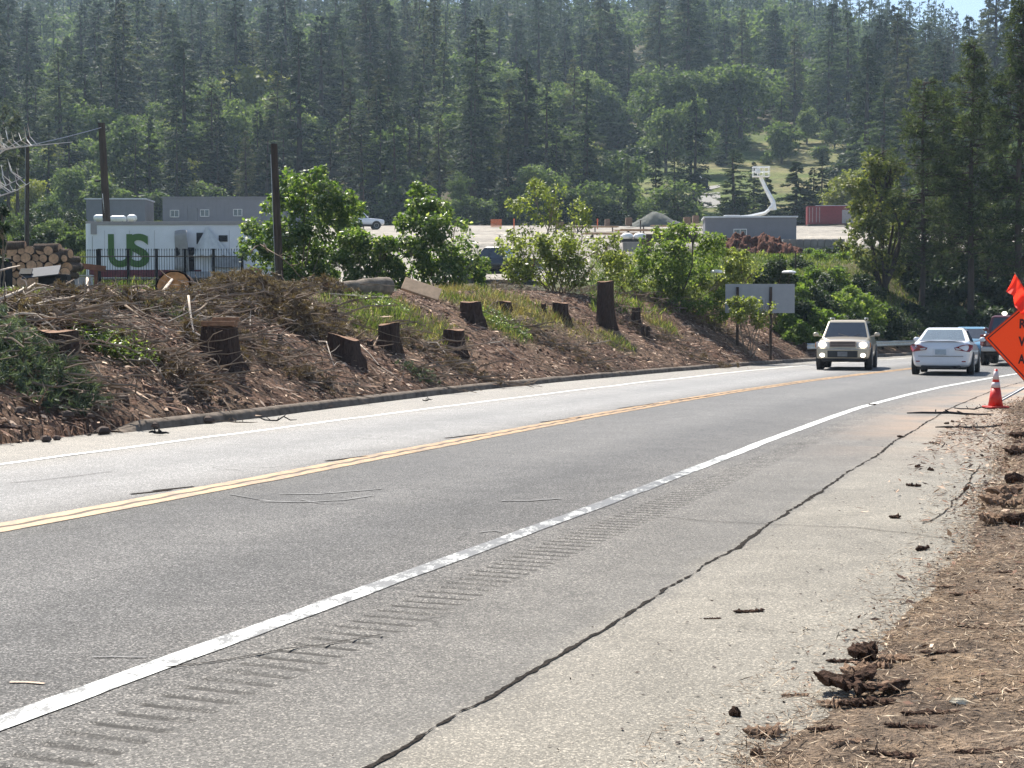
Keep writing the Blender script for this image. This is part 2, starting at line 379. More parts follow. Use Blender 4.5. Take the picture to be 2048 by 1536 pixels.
# ------------------------------------------------------------------ ground sheet
def grid_faces(nr, nc):
    i = np.arange((nr - 1) * (nc - 1)); r = i // (nc - 1); c = i % (nc - 1); a = r * nc + c
    return np.stack([a, a + 1, a + nc + 1, a + nc], 1)
def lerp(a, b, t): return a + (b - a) * t[..., None]
def ground():
    ys = np.concatenate([np.arange(-60, 0, 4), np.arange(0, 130, .6), np.arange(130, 300, 1.6), np.arange(300, 1001, 5)])
    nc = 300
    u = np.linspace(-1, 1, nc)
    Y = np.repeat(ys[:, None], nc, 1); X = u[None] * (45 + .55 * np.maximum(Y, 0))
    Z = T(X, Y); s, d = road_sd(X, Y); k = oK(s)
    px = 1024 + X / np.maximum(Y, 1) * FPX
    # fine relief + hide it under the finer sheets of road, verge and bank
    under = (Y < 125) & (s < 118) & (d < k + 10.5) & (d > -15.5) & (s > -12)
    Z = Z - np.where(under, .28, 0)
    n = fbm(X / 7, Y / 7, 4, 33)
    col = np.zeros(X.shape + (3,)) + np.array([.05, .055, .03])
    duff = np.array([.105, .075, .05]); grass = np.array([.10, .135, .035]); grav = np.array([.29, .265, .23])
    t = np.clip(.5 + 1.5 * n, 0, 1)
    col = lerp(col, duff, np.where(Y > 215, .15 + .3 * t, t * .6))
    # green verge strip and slope in front of the yard
    g = np.clip((px - 1080) / 100, 0, 1) * np.clip((112 - Y) / 6, 0, 1) * np.clip((Y - 40) / 6, 0, 1)
    col = lerp(col, grass * .8, g * (.55 + .4 * t))
    g = np.clip((330 - px) / 30, 0, 1) * np.clip((Y - 58) / 5, 0, 1) * np.clip((215 - Y) / 10, 0, 1)
    col = lerp(col, grass * .7, g * (.3 + .6 * t))
    # gravel yard
    e = fbm(X / 9, Y / 9, 4, 44) * 5
    g = ((Y + e > 84) & (Y + e < 206) & (px > 330 + e * 6) & (px < 1330 + e * 10)) | ((Y + e * .3 > 114) & (Y + e < 212) & (px > 1290) & (px < 2100)) | ((Y + e > 120) & (Y + e < 190) & (px > 240) & (px < 420))
    g = g.astype(float)
    col = lerp(col, grav * (1 + .12 * n[..., None]), g)
    # grassy clearing on the slope
    c1 = np.clip((px - 1170 - n * 60) / 40, 0, 1) * np.clip((1730 + n * 60 - px) / 50, 0, 1) * np.clip((Y - 214) / 5, 0, 1) * np.clip((352 + n * 20 - Y) / 14, 0, 1)
    b = fbm(X / 14, Y / 5, 4, 71)
    cg = lerp(np.zeros(X.shape + (3,)) + np.array([.085, .115, .028]), np.array([.165, .145, .07]), np.clip(.2 + b * 1.4 + (px > 1500) * .25, 0, 1))
    col = lerp(col, cg, c1)
    F = grid_faces(len(ys), nc)
    o = mesh_np("ground", np.stack([X, Y, Z], -1).reshape(-1, 3), F, M_GROUND, smooth=True, col=col.reshape(-1, 3))
    tag(o, kind="structure")
ground()

# ------------------------------------------------------------------ road
G_MID, G_HALF, G_STEP = -2.24, .18, .1525
def road():
    s = np.concatenate([np.arange(-14, 3, .5), np.arange(3, 36, .0305 * .625), np.arange(36, 62, .12), np.arange(62, 170, 1.)])
    offs = [-5.9, -5.2, -4.8, -4.4, -4, -3.6, -3.34, -3.0, -2.65, G_MID - G_HALF - .015, G_MID - G_HALF + .015, G_MID - .1, G_MID, G_MID + .1, G_MID + G_HALF - .015, G_MID + G_HALF + .015, -1.5, -1, 0, 1, 2, 3, 4, 5, 6, 7, 7.6, 8.3]
    offs = np.array(offs)
    Sg, D = np.meshgrid(s, offs, indexing='ij')
    # the road widens to both sides in the bend, as the painted lines do
    shift = np.where(D < 0, oR(Sg) + 1.74, oL(Sg) - 5.45) * np.clip(abs(D) / 1.7, 0, 1)
    Dr = D + shift
    x, y = road_pt(Sg, Dr)
    z = .012 * fbm(x / 2.5, y / 2.5, 3, 3)
    ph = (Sg % G_STEP) / G_STEP
    gr = np.exp(-((ph - .5) / .17) ** 2) * (Sg > 3.5) * (Sg < 36)
    inside = (D > G_MID - G_HALF) & (D < G_MID + G_HALF)
    z = z - inside * gr * .013 * (1 - .8 * np.clip((Sg - 26) / 9, 0, 1))
    z = z - np.clip((D - 7.9) / .4, 0, 1) * .05
    F = grid_faces(len(s), len(offs))[:, ::-1]
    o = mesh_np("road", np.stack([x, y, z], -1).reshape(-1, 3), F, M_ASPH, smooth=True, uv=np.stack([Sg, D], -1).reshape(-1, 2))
    tag(o, kind="structure"); return o
ROAD = road()
def rz(x, y): return .012 * fbm(x / 2.5, y / 2.5, 3, 3)
def strip(name, s, d0, d1, mat, lift=.005, parent=None):
    n = len(s); d0 = np.broadcast_to(d0, n); d1 = np.broadcast_to(d1, n)
    m = 4; V = []
    for j in range(m):
        d = d0 + (d1 - d0) * j / (m - 1); x, y = road_pt(s, d); V.append(np.stack([x, y, rz(x, y) + lift], 1))
    V = np.stack(V, 1).reshape(-1, 3)
    F = grid_faces(n, m)
    return mesh_np(name, V, F[:, ::-1] if d1[0] > d0[0] else F, mat, parent)
ss = np.concatenate([np.arange(-5, 60, .1), np.arange(60, 160, .5)])
j = lambda k, a: a * fbm(ss * 3, ss * 0 + k, 3, k)
strip("edge_line", ss, oR(ss) - .075 + j(1, .012), oR(ss) + .075 + j(2, .012), M_WHITE, parent=ROAD)
strip("edge_line", ss, oL(ss) - .06 + j(3, .008), oL(ss) + .06 + j(4, .008), M_WHITEL, parent=ROAD)
wave = .018 * np.sin(ss * 2 * math.pi / .62)
for a, b in ((-.175, -.025), (.04, .19)):
    inner = a > 0
    lo = oC(ss) + a + (wave if inner else j(5, .01)); hi = oC(ss) + b + (j(6, .01) if inner else wave)
    strip("centre_line", ss, lo, hi, M_YEL, parent=ROAD)
# dark wavy joint in the middle of the yellow paint
strip("centre_joint", ss, oC(ss) - .045 + wave * .9, oC(ss) + .06 + wave * .9, simple("old_tar", (.07, .045, .028), .8, var=.4, scale=14), .0035, parent=ROAD)
# the long shoulder crack, filled with tar and grit
sc = np.concatenate([np.arange(2, 20, .015), np.arange(20, 75, .05)])
cw = .008 + .010 * np.clip(fbm(sc * 1.6, sc * 0, 4, 12) + .3, 0, 1) + .014 * fbm(sc * 14, sc * 0, 2, 14)
cd = -3.34 + .05 * fbm(sc * .8, sc * 0, 4, 15) + .022 * fbm(sc * 7, sc * 0, 4, 18)
M_CRACK = simple("crack_grit", (.035, .03, .026), .95, var=.95, scale=55, bp=.8, bscale=80, spec=.05)
strip("shoulder_crack", sc, cd - cw, cd + cw, M_CRACK, parent=ROAD)
# thin cracks seen across the shoulder and the near lane
def crack_px(pts, wd, name="thin_crack", mat=None):
    P = np.array([flat(*p)[:2] for p in pts]); q = []
    for a, b in zip(P[:-1], P[1:]):
        n = max(2, int(np.hypot(*(b - a)) / .05)); q += [a + (b - a) * k / n for k in range(n)]
    q = np.array(q + [P[-1]]); k = np.arange(len(q)); q[:, 0] += .03 * fbm(k * .12, k * 0, 3, 4); q[:, 1] += .05 * fbm(k * .12, k * 0 + 9, 3, 6)
    t = np.gradient(q, axis=0); t /= np.hypot(*t.T)[:, None] + 1e-9; n = np.stack([-t[:, 1], t[:, 0]], 1)
    ww = wd * (.6 + .5 * vn(k * .3, k * 0, 8))[:, None]
    A = q + n * ww; B = q - n * ww
    V = np.stack([np.c_[A, rz(*A.T) + .006], np.c_[B, rz(*B.T) + .006]], 1).reshape(-1, 3)
    mesh_np(name, V, grid_faces(len(q), 2), mat or M_CRACK, ROAD)
crack_px([(1330, 1035), (1420, 1043), (1560, 1051), (1700, 1056), (1830, 1070), (1925, 1084)], .006)
crack_px([(330, 1342), (430, 1328), (560, 1303), (640, 1292), (760, 1270)], .008)
crack_px([(20, 968), (110, 958), (220, 944)], .008); crack_px([(700, 902), (900, 905)], .006)
crack_px([(1820, 940), (1870, 936), (1960, 942)], .008); crack_px([(1850, 1050), (1880, 1030), (1925, 985), (1960, 930)], .007)

M_SCUFF = simple("pale_scuff", (.19, .185, .18), .8, var=.45, scale=9, spec=.2)
for pts, wd in (([(520, 1004), (600, 1005), (680, 1001), (740, 992)], .035), ([(560, 990), (640, 988), (760, 978)], .03), ([(600, 1000), (640, 1008), (690, 1007)], .012), ([(1005, 1003), (1060, 1002), (1120, 997)], .035), ([(185, 1321), (230, 1320), (290, 1319)], .01), ([(960, 1068), (990, 1064), (1000, 1066)], .015), ([(460, 990), (540, 1003)], .015)):
    crack_px(pts, wd, "scuff_mark", M_SCUFF)
crack_px([(18, 1371), (50, 1370), (85, 1371)], .012, "scuff_mark", simple("orange_spot", (.5, .36, .26), .8, var=.3))
# dark tar patches on both sides of the centre paint
for px, py in ((300, 985), (345, 978), (690, 918), (930, 872), (1120, 840), (1275, 812), (1380, 797)):
    crack_px([(px - 38, py + 5), (px, py), (px + 42, py - 5)], .035, "tar_patch")
# ------------------------------------------------------------------ asphalt kerb along the bank foot
def kerb():
    s = np.arange(20.1, 118, .15)
    prof = [(-.02, -.02), (.02, .10), (.05, .13), (.16, .145), (.26, .13), (.40, .06)]
    V = []
    fade = np.clip((s - 20.1) / .6, .15, 1)
    for a, b in prof:
        x, y = road_pt(s, oK(s) - .1 + a + .02 * fbm(s * .9, s * 0 + a, 3, 3))
        V.append(np.stack([x, y, b * fade + .025 * fbm(s * 1.4, s * 0 + a * 9, 4, 5) * (b > 0)], 1))
    V = np.stack(V, 1).reshape(-1, 3)
    m = simple("old_kerb_asphalt", (.15, .12, .095), .95, var=.5, scale=5, bp=.6, bscale=25, spec=.2)
    o = mesh_np("kerb", V, grid_faces(len(s), len(prof))[:, ::-1], m, smooth=True); tag(o, kind="structure")
kerb()

# ------------------------------------------------------------------ embankment
GREEN_SPOTS = []      # world x, y, radius: grass patches of the bank
for px, py, r in [(740, 655, 1.1), (810, 640, 1.5), (700, 625, 1.0), (850, 670, .9), (880, 655, .8), (960, 615, 1.6), (1040, 620, 1.6), (1090, 640, 1.3), (905, 588, 1.2), (1010, 660, 1.),
                  (225, 700, .55), (200, 690, .4), (355, 640, .5), (60, 600, .9), (20, 600, .8), (120, 605, .6), (440, 600, .6), (1150, 660, .8), (1230, 690, .7), (1320, 655, .8), (1410, 640, .9), (985, 560, 1.6), (1560, 655, .6)]:
    h = hit(px, py); GREEN_SPOTS.append((h[0], h[1], r * .85))
def green_at(x, y):
    g = np.zeros(np.shape(x))
    for a, b, r in GREEN_SPOTS:
        g = np.maximum(g, np.clip(1.5 - np.hypot((x - a), (y - b) * .7) / r, 0, 1))
    return np.clip(g * (.75 + .8 * fbm(x * 1.4, y * 1.4, 3, 50)), 0, 1)
def bank_z(x, y, s, db):
    rough = .10 * fbm(x * 1.5, y * 1.5, 4, 61) + .05 * fbm(x * 6, y * 6, 3, 66) + .03 * np.abs(fbm(x * 11, y * 11, 2, 69))
    fade = np.clip(db / .5, 0, 1) * np.clip((12.2 - db) / 1.0, 0, 1)
    return T(x, y) + rough * (.25 + .75 * fade) * (db > .0) + .035 * np.clip(db, 0, 1)
def bank():
    s = np.concatenate([np.arange(8, 60, .1), np.arange(60, 116, .25)]); db = np.concatenate([np.arange(-.35, 6, .1), np.arange(6, 12.6, .2)])
    Sg, D = np.meshgrid(s, db, indexing='ij')
    x, y = road_pt(Sg, oK(Sg) + .25 + D); z = bank_z(x, y, Sg, D)
    z = np.where(D < -.02, -.05 + .1 * np.clip(fbm(x * 2, y * 2, 3, 81) + .25, 0, 1) * (Sg < 20.5), z)
    n = fbm(x / 1.2, y / 1.2, 4, 90); n2 = fbm(x * 2.5, y * 2.5, 3, 92)
    base = np.zeros(x.shape + (3,)) + np.array([.145, .083, .057])
    col = lerp(base, np.array([.235, .16, .11]), np.clip(.4 + n, 0, 1)); col = lerp(col, np.array([.09, .062, .048]), np.clip(n2 * 1.4, 0, 1))
    g = green_at(x, y)
    up = np.clip((D - 5.5) / 1.5, 0, 1) * np.clip((s[:, None] - 37) / 5, 0, 1) * .85
    g = np.maximum(g, up); g = np.maximum(g, np.clip((Sg - 66) / 8, 0, 1) * np.clip(D / 1.5, 0, 1) * .8)
    col = lerp(col, np.array([.085, .10, .03]), g * .8)
    o = mesh_np("embankment", np.stack([x, y, z], -1).reshape(-1, 3), grid_faces(len(s), len(db))[:, ::-1], M_BANK, smooth=True, col=col.reshape(-1, 3))
    tag(o, kind="structure")
bank()

# ------------------------------------------------------------------ right verge of needles and bark
def edge_off(s):      # where the asphalt ends on the right
    return np.interp(s, [-20, 4, 6.5, 9, 13, 18, 24, 32, 120], [-4.5, -4.5, -4.62, -4.75, -4.86, -4.85, -4.75, -4.35, -4.6]) + .12 * fbm(np.asarray(s) * 1.3, np.asarray(s) * 0, 4, 31)
def verge_z(x, y, s, d):
    e = edge_off(s) - d        # metres outside the asphalt edge
    return np.interp(e, [-.5, -.12, .25, 1.2, 9, 12], [-.03, -.012, .035, .07, .1, .02]) + np.clip(e / .5, 0, 1) * (.02 * fbm(x * 2.1, y * 2.1, 3, 41) + .018 * fbm(x * 9, y * 9, 3, 43)) + .008 * fbm(x * 14, y * 14, 2, 48)
def verge():
    s = np.concatenate([np.arange(-14, 4, .4), np.arange(4, 16, .04), np.arange(16, 40, .12), np.arange(40, 118, .6)])
    e = np.concatenate([np.arange(-.5, 2.4, .04), np.arange(2.4, 11, .25)])
    Sg, E_ = np.meshgrid(s, e, indexing='ij'); D = edge_off(Sg) - E_
    D = D + np.where(Sg > 36, oR(Sg) + 1.74, 0)
    x, y = road_pt(Sg, D); z = verge_z(x, y, Sg, edge_off(Sg) - E_)
    n = fbm(x * .9, y * .9, 4, 95); n2 = fbm(x * 3, y * 3, 3, 96)
    col = lerp(np.zeros(x.shape + (3,)) + np.array([.18, .14, .11]), np.array([.25, .18, .12]), np.clip(.35 + n * 1.3, 0, 1))
    col = lerp(col, np.array([.10, .075, .06]), np.clip(n2 * 1.5, 0, 1) * .8)
    o = mesh_np("verge", np.stack([x, y, z], -1).reshape(-1, 3), grid_faces(len(s), len(e)), M_BANK, smooth=True, col=col.reshape(-1, 3))
    tag(o, kind="structure")
verge()
# ------------------------------------------------------------------ foliage tools
def unit(v): return v / (np.linalg.norm(v, axis=-1, keepdims=True) + 1e-9)
def leaf_quads(c, d, n, L, W, fold=0.):
    d = unit(d); sd_ = unit(np.cross(d, n)); L = np.broadcast_to(L, len(c))[:, None]; W = np.broadcast_to(W, len(c))[:, None]
    V = np.stack([c, c + d * L * .45 + sd_ * W * .5, c + d * L, c + d * L * .45 - sd_ * W * .5], 1).reshape(-1, 3)
    return V, np.arange(4 * len(c)).reshape(-1, 4)
def join(parts):
    V = []; F = []; b = 0
    for v, f in parts:
        V.append(v); F.append(f + b); b += len(v)
    return np.concatenate(V), np.concatenate(F)
def rdir(g, n): return unit(g.normal(size=(n, 3)))

def conifer_leaves(g, h, r, bare=.12, nb=150, q=9, L=.8, shape=.85, droop=.25, size=1.):
    """sprays of needles along drooping boughs; returns quads"""
    t = np.sort(g.uniform(bare, .985, nb) ** .9); az = g.uniform(0, 6.283, nb)
    nb_z = g.normal(0, .05, nb)
    ln = r * np.clip((1 - t), .03, 1) ** shape * g.uniform(.55, 1.12, nb) * np.where(t < bare + .12, g.uniform(.5, 1, nb), 1)
    bi = np.repeat(np.arange(nb), q); u = g.uniform(.12, 1, nb * q) ** .75
    rad = ln[bi] * u; a = az[bi] + g.normal(0, .11, nb * q)
    z = h * t[bi] - droop * rad + .10 * rad * rad / max(r, .1) + g.normal(0, .09, nb * q) * L + nb_z[bi] * rad
    c = np.stack([np.cos(a) * rad, np.sin(a) * rad, z], 1)
    out = np.stack([np.cos(a), np.sin(a), -.25 + g.normal(0, .25, nb * q)], 1)
    d = unit(out + g.normal(0, .45, (nb * q, 3))); n = unit(np.stack([g.normal(0, .5, nb * q), g.normal(0, .5, nb * q), np.ones(nb * q)], 1))
    ll = L * g.uniform(.6, 1.3, nb * q) * (.45 + .55 * (1 - t[bi]))
    V, F = leaf_quads(c, d, n, ll, ll * .42 * size)
    # leader
    k = 14; zt = h * g.uniform(.9, 1.0, k); c2 = np.stack([g.normal(0, .06, k), g.normal(0, .06, k), zt - .3], 1)
    V2, F2 = leaf_quads(c2, np.stack([g.normal(0, .35, k), g.normal(0, .35, k), np.ones(k)], 1), rdir(g, k), L * .6, L * .2)
    return join([(V, F), (V2, F2)])
def blob_leaves(g, blobs, n, L, W=None, up=.5, gap=.35, inner=.55):
    B = np.array(blobs); vol = B[:, 3] ** 2; idx = g.choice(len(B), n, p=vol / vol.sum()); u = rdir(g, n)
    rr = g.uniform(inner ** 3, 1.08, n) ** (1 / 3) + np.where(g.random(n) < .12, g.exponential(.16, n), 0)
    sc = B[idx, 3]
    c = B[idx, :3] + u * (sc * rr)[:, None] * np.array([1, 1, .8])
    keep = vn(c[:, 0] * 1.1 / L * .25 + c[:, 2] * .7, c[:, 1] * 1.1 / L * .25 + c[:, 2] * 1.9, 7) > gap * g.uniform(.4, 1.4, n)
    c = c[keep]; u = u[keep]; m = len(c)
    nrm = unit(u * .5 + np.array([0, 0, up]) + g.normal(0, .55, (m, 3)))
    d = unit(g.normal(0, 1, (m, 3)) + u * .8 - np.array([0, 0, .35])); d = unit(d - nrm * (d * nrm).sum(1, keepdims=True))
    ll = L * g.uniform(.6, 1.35, m)
    return leaf_quads(c, d, nrm, ll, ll * (W or .62))
def bent(p0, p1, g, n=5, amp=.12):
    p0 = np.array(p0, float); p1 = np.array(p1, float); L = np.linalg.norm(p1 - p0); o = g.normal(0, amp * L, 3) * .6
    return [tuple(p0 + (p1 - p0) * t + o * math.sin(math.pi * t) + (g.normal(0, amp * L * .12, 3) if 0 < t < 1 else 0)) for t in np.linspace(0, 1, n)]

F_CONI = foliage("conifer_needles", (.014, .028, .026), (.11, .145, .10), (.26, .29, .19), trans=.36, objvar=.55, spec=.08)
F_CONB = foliage("brownish_needles", (.025, .032, .026), (.13, .14, .095), (.26, .25, .16), trans=.36, objvar=.5, spec=.08)
F_COND = foliage("dark_conifer_needles", (.010, .020, .020), (.05, .075, .055), (.14, .17, .11), trans=.28, objvar=.4, spec=.08)
F_OAK = foliage("hill_broadleaf", (.045, .07, .04), (.13, .175, .085), (.27, .31, .17), trans=.5, spec=.1)
F_WIL = foliage("yellow_green_leaves", (.12, .14, .035), (.24, .25, .07), (.34, .33, .11), trans=.4)
F_PINE = foliage("pine_tufts", (.022, .034, .02), (.10, .125, .065), (.27, .29, .18), trans=.38, spec=.15)
F_MAPLE = foliage("maple_leaves", (.05, .10, .02), (.16, .22, .06), (.56, .58, .32), trans=.55, rough=.42, spec=.5, objvar=.1)
F_MAPLE2 = foliage("olive_leaves", (.10, .13, .03), (.25, .28, .08), (.48, .47, .22), trans=.55, rough=.45, spec=.5, objvar=.1)
F_RUST = foliage("rusty_oak_leaves", (.07, .09, .03), (.17, .19, .06), (.34, .32, .14), trans=.35, objvar=.1)
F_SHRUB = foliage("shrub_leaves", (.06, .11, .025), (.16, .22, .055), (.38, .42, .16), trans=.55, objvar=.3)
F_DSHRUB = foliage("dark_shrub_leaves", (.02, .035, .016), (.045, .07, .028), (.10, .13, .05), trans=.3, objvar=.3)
F_GRASS = foliage("grass_blades", (.06, .09, .025), (.14, .18, .05), (.38, .37, .16), trans=.4, objvar=0)
F_DRY = foliage("dry_grass_blades", (.16, .12, .06), (.32, .25, .12), (.55, .46, .25), trans=.3, objvar=0)
F_DEADN = foliage("dead_needles", (.08, .055, .04), (.22, .155, .11), (.46, .36, .26), trans=.2, objvar=.2)
F_LIVEN = foliage("cut_green_needles", (.05, .07, .045), (.13, .165, .11), (.33, .38, .28), trans=.25, objvar=.2)

# ------------------------------------------------------------------ hill trees: kinds with parts, then copies
def make_conifer(name, h, r, seed, mat, **kw):
    g = np.random.default_rng(seed)
    root = empty(name, (0, 0, 0))
    V, F = conifer_leaves(g, h, r, **kw)
    b = MB(); lean = g.normal(0, .01 * h, 2)
    b.tube([(0, 0, -1), (lean[0] * .4, lean[1] * .4, h * .4), (lean[0], lean[1], h * .97)], [.017 * h, .011 * h, .03], 7)
    for k in range(16):      # short dead snags of the lower trunk
        z = h * g.uniform(.04, kw.get('bare', .12) + .2); a = g.uniform(0, 6.28); l = r * g.uniform(.15, .4)
        b.tube([(0, 0, z), (math.cos(a) * l, math.sin(a) * l, z - .1 * l)], [.04, .015], 3, False)
    tr = b.build("trunk", M_TRUNK, root); cr = mesh_np("crown", V, F, mat, root)
    KIDS[root.name] = [tr, cr]; return root
def make_broad(name, h, r, seed, mat, n=5200, L=.42, nb=22, trunk=M_TRUNK, gap=.35, low=.28):
    g = np.random.default_rng(seed); root = empty(name, (0, 0, 0)); bl = []
    for k in range(nb):
        z = h * g.uniform(low, .9); e = math.sin(math.pi * min(1, max(0, (z / h - low + .12) / (1.12 - low)))) ** .6
        a = g.uniform(0, 6.28); q = r * e * g.uniform(.1, .85)
        bl.append((math.cos(a) * q, math.sin(a) * q, z, r * g.uniform(.26, .44)))
    V, F = blob_leaves(g, bl, n, L, gap=gap)
    b = MB(); b.tube([(0, 0, -.6), (0, 0, h * .25), (g.normal(0, .2), g.normal(0, .2), h * .55)], [.03 * h, .022 * h, .014 * h], 7)
    for q in bl[:9]: b.tube(bent((0, 0, h * g.uniform(.15, .4)), q[:3], g, 4), [.012 * h, .009 * h, .006 * h, .003 * h], 5, False)
    tr = b.build("trunk", trunk, root); cr = mesh_np("crown", V, F, mat, root)
    KIDS[root.name] = [tr, cr]; return root

CON = []     # prototypes, (root, height, radius)
for k, (h, r, sh, bare, nb, mt) in enumerate([(26, 5.0, .6, .05, 210, F_COND), (24, 4.3, .62, .08, 180, F_CONI), (30, 4.8, .65, .14, 220, F_COND),
                                              (20, 4.2, .85, .04, 180, F_CONI), (28, 3.8, .6, .22, 180, F_CONB), (22, 3.5, .6, .06, 170, F_COND), (12, 2.9, .9, .02, 120, F_CONI)]):
    CON.append([make_conifer("conifer", h, r, 100 + k, mt, bare=bare, nb=int(nb * .85), q=58, L=.66, shape=sh, size=.95), h, r, False])
BRO = []
for k, (h, r, mt) in enumerate([(13, 5, F_OAK), (10, 4.2, F_OAK), (15, 4.6, F_OAK), (9, 3.8, F_WIL), (7, 3.2, F_OAK)]):
    BRO.append([make_broad("broadleaf_tree", h, r, 200 + k, mt, n=8000 if h > 9 else 5500, L=.5, nb=30, gap=.45), h, r, False])
def place(P, x, y, h, label, cat, group, rz=None, dz=-.3, wide=1.):
    if not P[3]: o = P[0]; P[3] = True
    else: o = copy_tree(P[0])
    k = h / P[1]; o.location = (x, y, Tz(x, y) + dz); o.scale = (k * wide, k * wide, k)
    o.rotation_euler = (0, 0, rng.uniform(0, 6.28) if rz is None else rz)
    tag(o, label, cat, group); return o
def place_px(P, px, top, Y, label, cat, group=None, wide=1.):
    x, y, z = onT(px, Y); h = at(px, top, Y)[2] - z
    return place(P, x, y, h, label, cat, group, wide=wide)
TAKEN = []   # px, Y of the hand placed trees
HAND_CON = [  # px, top px y, distance, prototype, width, label
    (372, 72, 236, 0, 1.15, "tallest dark conifer straight above the white truck trailer with letters"),
    (602, 55, 238, 2, 1.1, "tall dark conifer with long bare trunk right of the grey office buildings"),
    (465, 128, 262, 3, 1.1, "shorter conifer between the two tallest conifers above the grey offices"),
    (955, 30, 262, 0, 1.2, "big dark conifer rising in the middle of the hill above the gravel yard"),
    (1020, 150, 242, 4, 1., "slender tree with a bare leaning trunk in the middle of the hillside"),
    (888, 78, 275, 3, .95, "bluish narrow conifer left of the big dark conifer at the middle of the hill"),
    (1052, 118, 250, 2, 1., "dark conifer just right of the slender leaning trunk on the middle of the hill"),
    (1170, 240, 222, 1, 1.15, "drooping dark conifer at the left end of the grassy clearing"),
    (1205, 325, 217, 3, .8, "small dark conifer under the drooping one, behind the grey gravel heap"),
    (1254, 305, 212, 6, .8, "small spire shaped dark conifer standing behind the grey gravel heap"),
    (1310, 290, 214, 5, 1.1, "left one of the two close conifers before the grassy clearing"),
    (1348, 283, 212, 0, 1., "right one of the two close conifers before the grassy clearing"),
    (1468, 292, 205, 1, 1.8, "bushy dark conifer left of the raised white lift boom"),
    (1450, 195, 300, 3, 1.1, "conifer on the far side of the clearing above the lift basket"),
    (1560, 150, 330, 1, 1., "dark conifer with its trunk base showing on the upper clearing"),
    (1590, 318, 208, 6, 1.8, "short dark conifer just right of the lift boom elbow"),
    (1530, 345, 212, 6, 1.6, "short dark conifer directly behind the raised lift boom"), (1505, 318, 214, 3, 1.3, "dark conifer behind the lift basket, right of the bushy one"), (1622, 330, 214, 5, 1.4, "short conifer left above the dark red container"),
    (1640, 305, 215, 3, 1., "dark conifer behind the dark red container"),
    (1678, 345, 210, 6, 1.2, "short dark conifer directly above the dark red container"),
    (1230, 8, 420, 2, 1.3, "very dark conifer high on the hill left of the pale oak clump"),
    (1295, 130, 355, 1, 1., "conifer standing left of the pale oak clump on the hill"),
    (1400, 0, 440, 0, 1.2, "very dark wide conifer high above the pale oak clump"),
    (240, 60, 262, 2, 1., "tall conifer behind the leftmost tall pole"), (130, 90, 262, 1, 1.1, "tall conifer at the left behind the thin left pole"),
    (20, 190, 214, 1, 1.15, "conifer at the left edge behind the bare white twigs"), (700, 150, 236, 4, 1., "slim conifer with bare trunk above the big maple bush"),
    (790, 170, 240, 1, 1., "dark conifer above the second maple bush"), (760, 235, 222, 5, 1., "slender conifer with thin trunk low above the second maple bush"),
    (880, 220, 226, 4, 1., "slim brownish conifer right behind the gravel yard, left of the middle"), (520, 215, 226, 5, 1., "slender conifer behind the right end of the grey offices"),
    (305, 225, 226, 5, 1., "slender conifer rising between the two grey offices"), (440, 235, 224, 5, .9, "slim conifer behind the middle of the long grey office"),
    (1110, 250, 222, 5, 1., "slender conifer behind the pale round tree by the yard"), (945, 225, 224, 1, 1., "mid sized conifer behind the gravel yard near the middle"),
]
for px, top, Y, k, wd, lb in HAND_CON:
    place_px(CON[k], px, top, Y, lb, "conifer", "conifers on the hillside", wd * 1.25); TAKEN.append((px, Y, 26))
HAND_BRO = [
    (748, 188, 262, 1, 1., "pale green round tree high among the conifers above the second maple bush"),
    (922, 335, 212, 2, .8, "pale green tree behind the gravel yard, right of the second maple bush"),
    (1075, 322, 211, 0, 1.2, "wide pale green tree right behind the yellow green bush in the middle"),
    (1345, 135, 322, 0, 1.3, "leftmost tree of the pale oak clump on the hill"), (1420, 128, 325, 2, 1.3, "middle tree of the pale oak clump on the hill"),
    (1478, 122, 322, 0, 1.2, "rightmost tree of the pale oak clump on the hill"), (1380, 195, 285, 1, .8, "small round oak below the pale oak clump"),
    (1330, 212, 288, 1, .9, "small oak at the left foot of the pale oak clump"),
    (148, 328, 205, 1, 1., "pale green round tree left behind the shorter grey office"), (215, 345, 200, 4, 1.1, "low green tree behind the shorter grey office"),
    (1690, 330, 203, 3, 1.1, "yellow green willow like tree above the dark red container"), (1745, 345, 203, 3, .9, "second yellow green tree half hidden by the right pines"),
    (1712, 88, 395, 0, 1., "pale round oak high on the hill above the dark red container"), (1525, 40, 420, 1, 1., "yellowish green oak near the top of the hill"),
    (1610, 215, 330, 1, 1., "light green tree right of the upper clearing"), (1560, 238, 300, 4, 1., "small green tree on the upper rim of the clearing"), (1665, 232, 318, 1, 1., "green tree above the right end of the clearing"),
    (520, 120, 300, 3, 1., "yellowish tree among conifers on the left slope"), (100, 385, 180, 4, 1., "low shrubby tree in the grass left of the grey offices"), (60, 350, 190, 3, .9, "yellow brown leafed tree behind the thin left pole"),
    (1205, 385, 208, 4, 1., "small round green tree right of the wide pale tree"), (1160, 375, 208, 4, 1., "small round green tree behind the lumber"),
    (1240, 300, 240, 4, 1., "rounded shrub tree at the left end of the clearing"), (780, 250, 224, 1, .8, "light green tree low on the slope above the second maple bush"),
    (1290, 165, 360, 2, .9, "light green tree left of the pale oak clump"), (1740, 260, 262, 1, 1., "green tree behind the right pines above the willow"),
]
for px, top, Y, k, wd, lb in HAND_BRO:
    place_px(BRO[k], px, top, Y, lb, "tree", "broadleaf trees on the hillside", wd); TAKEN.append((px, Y, 24))
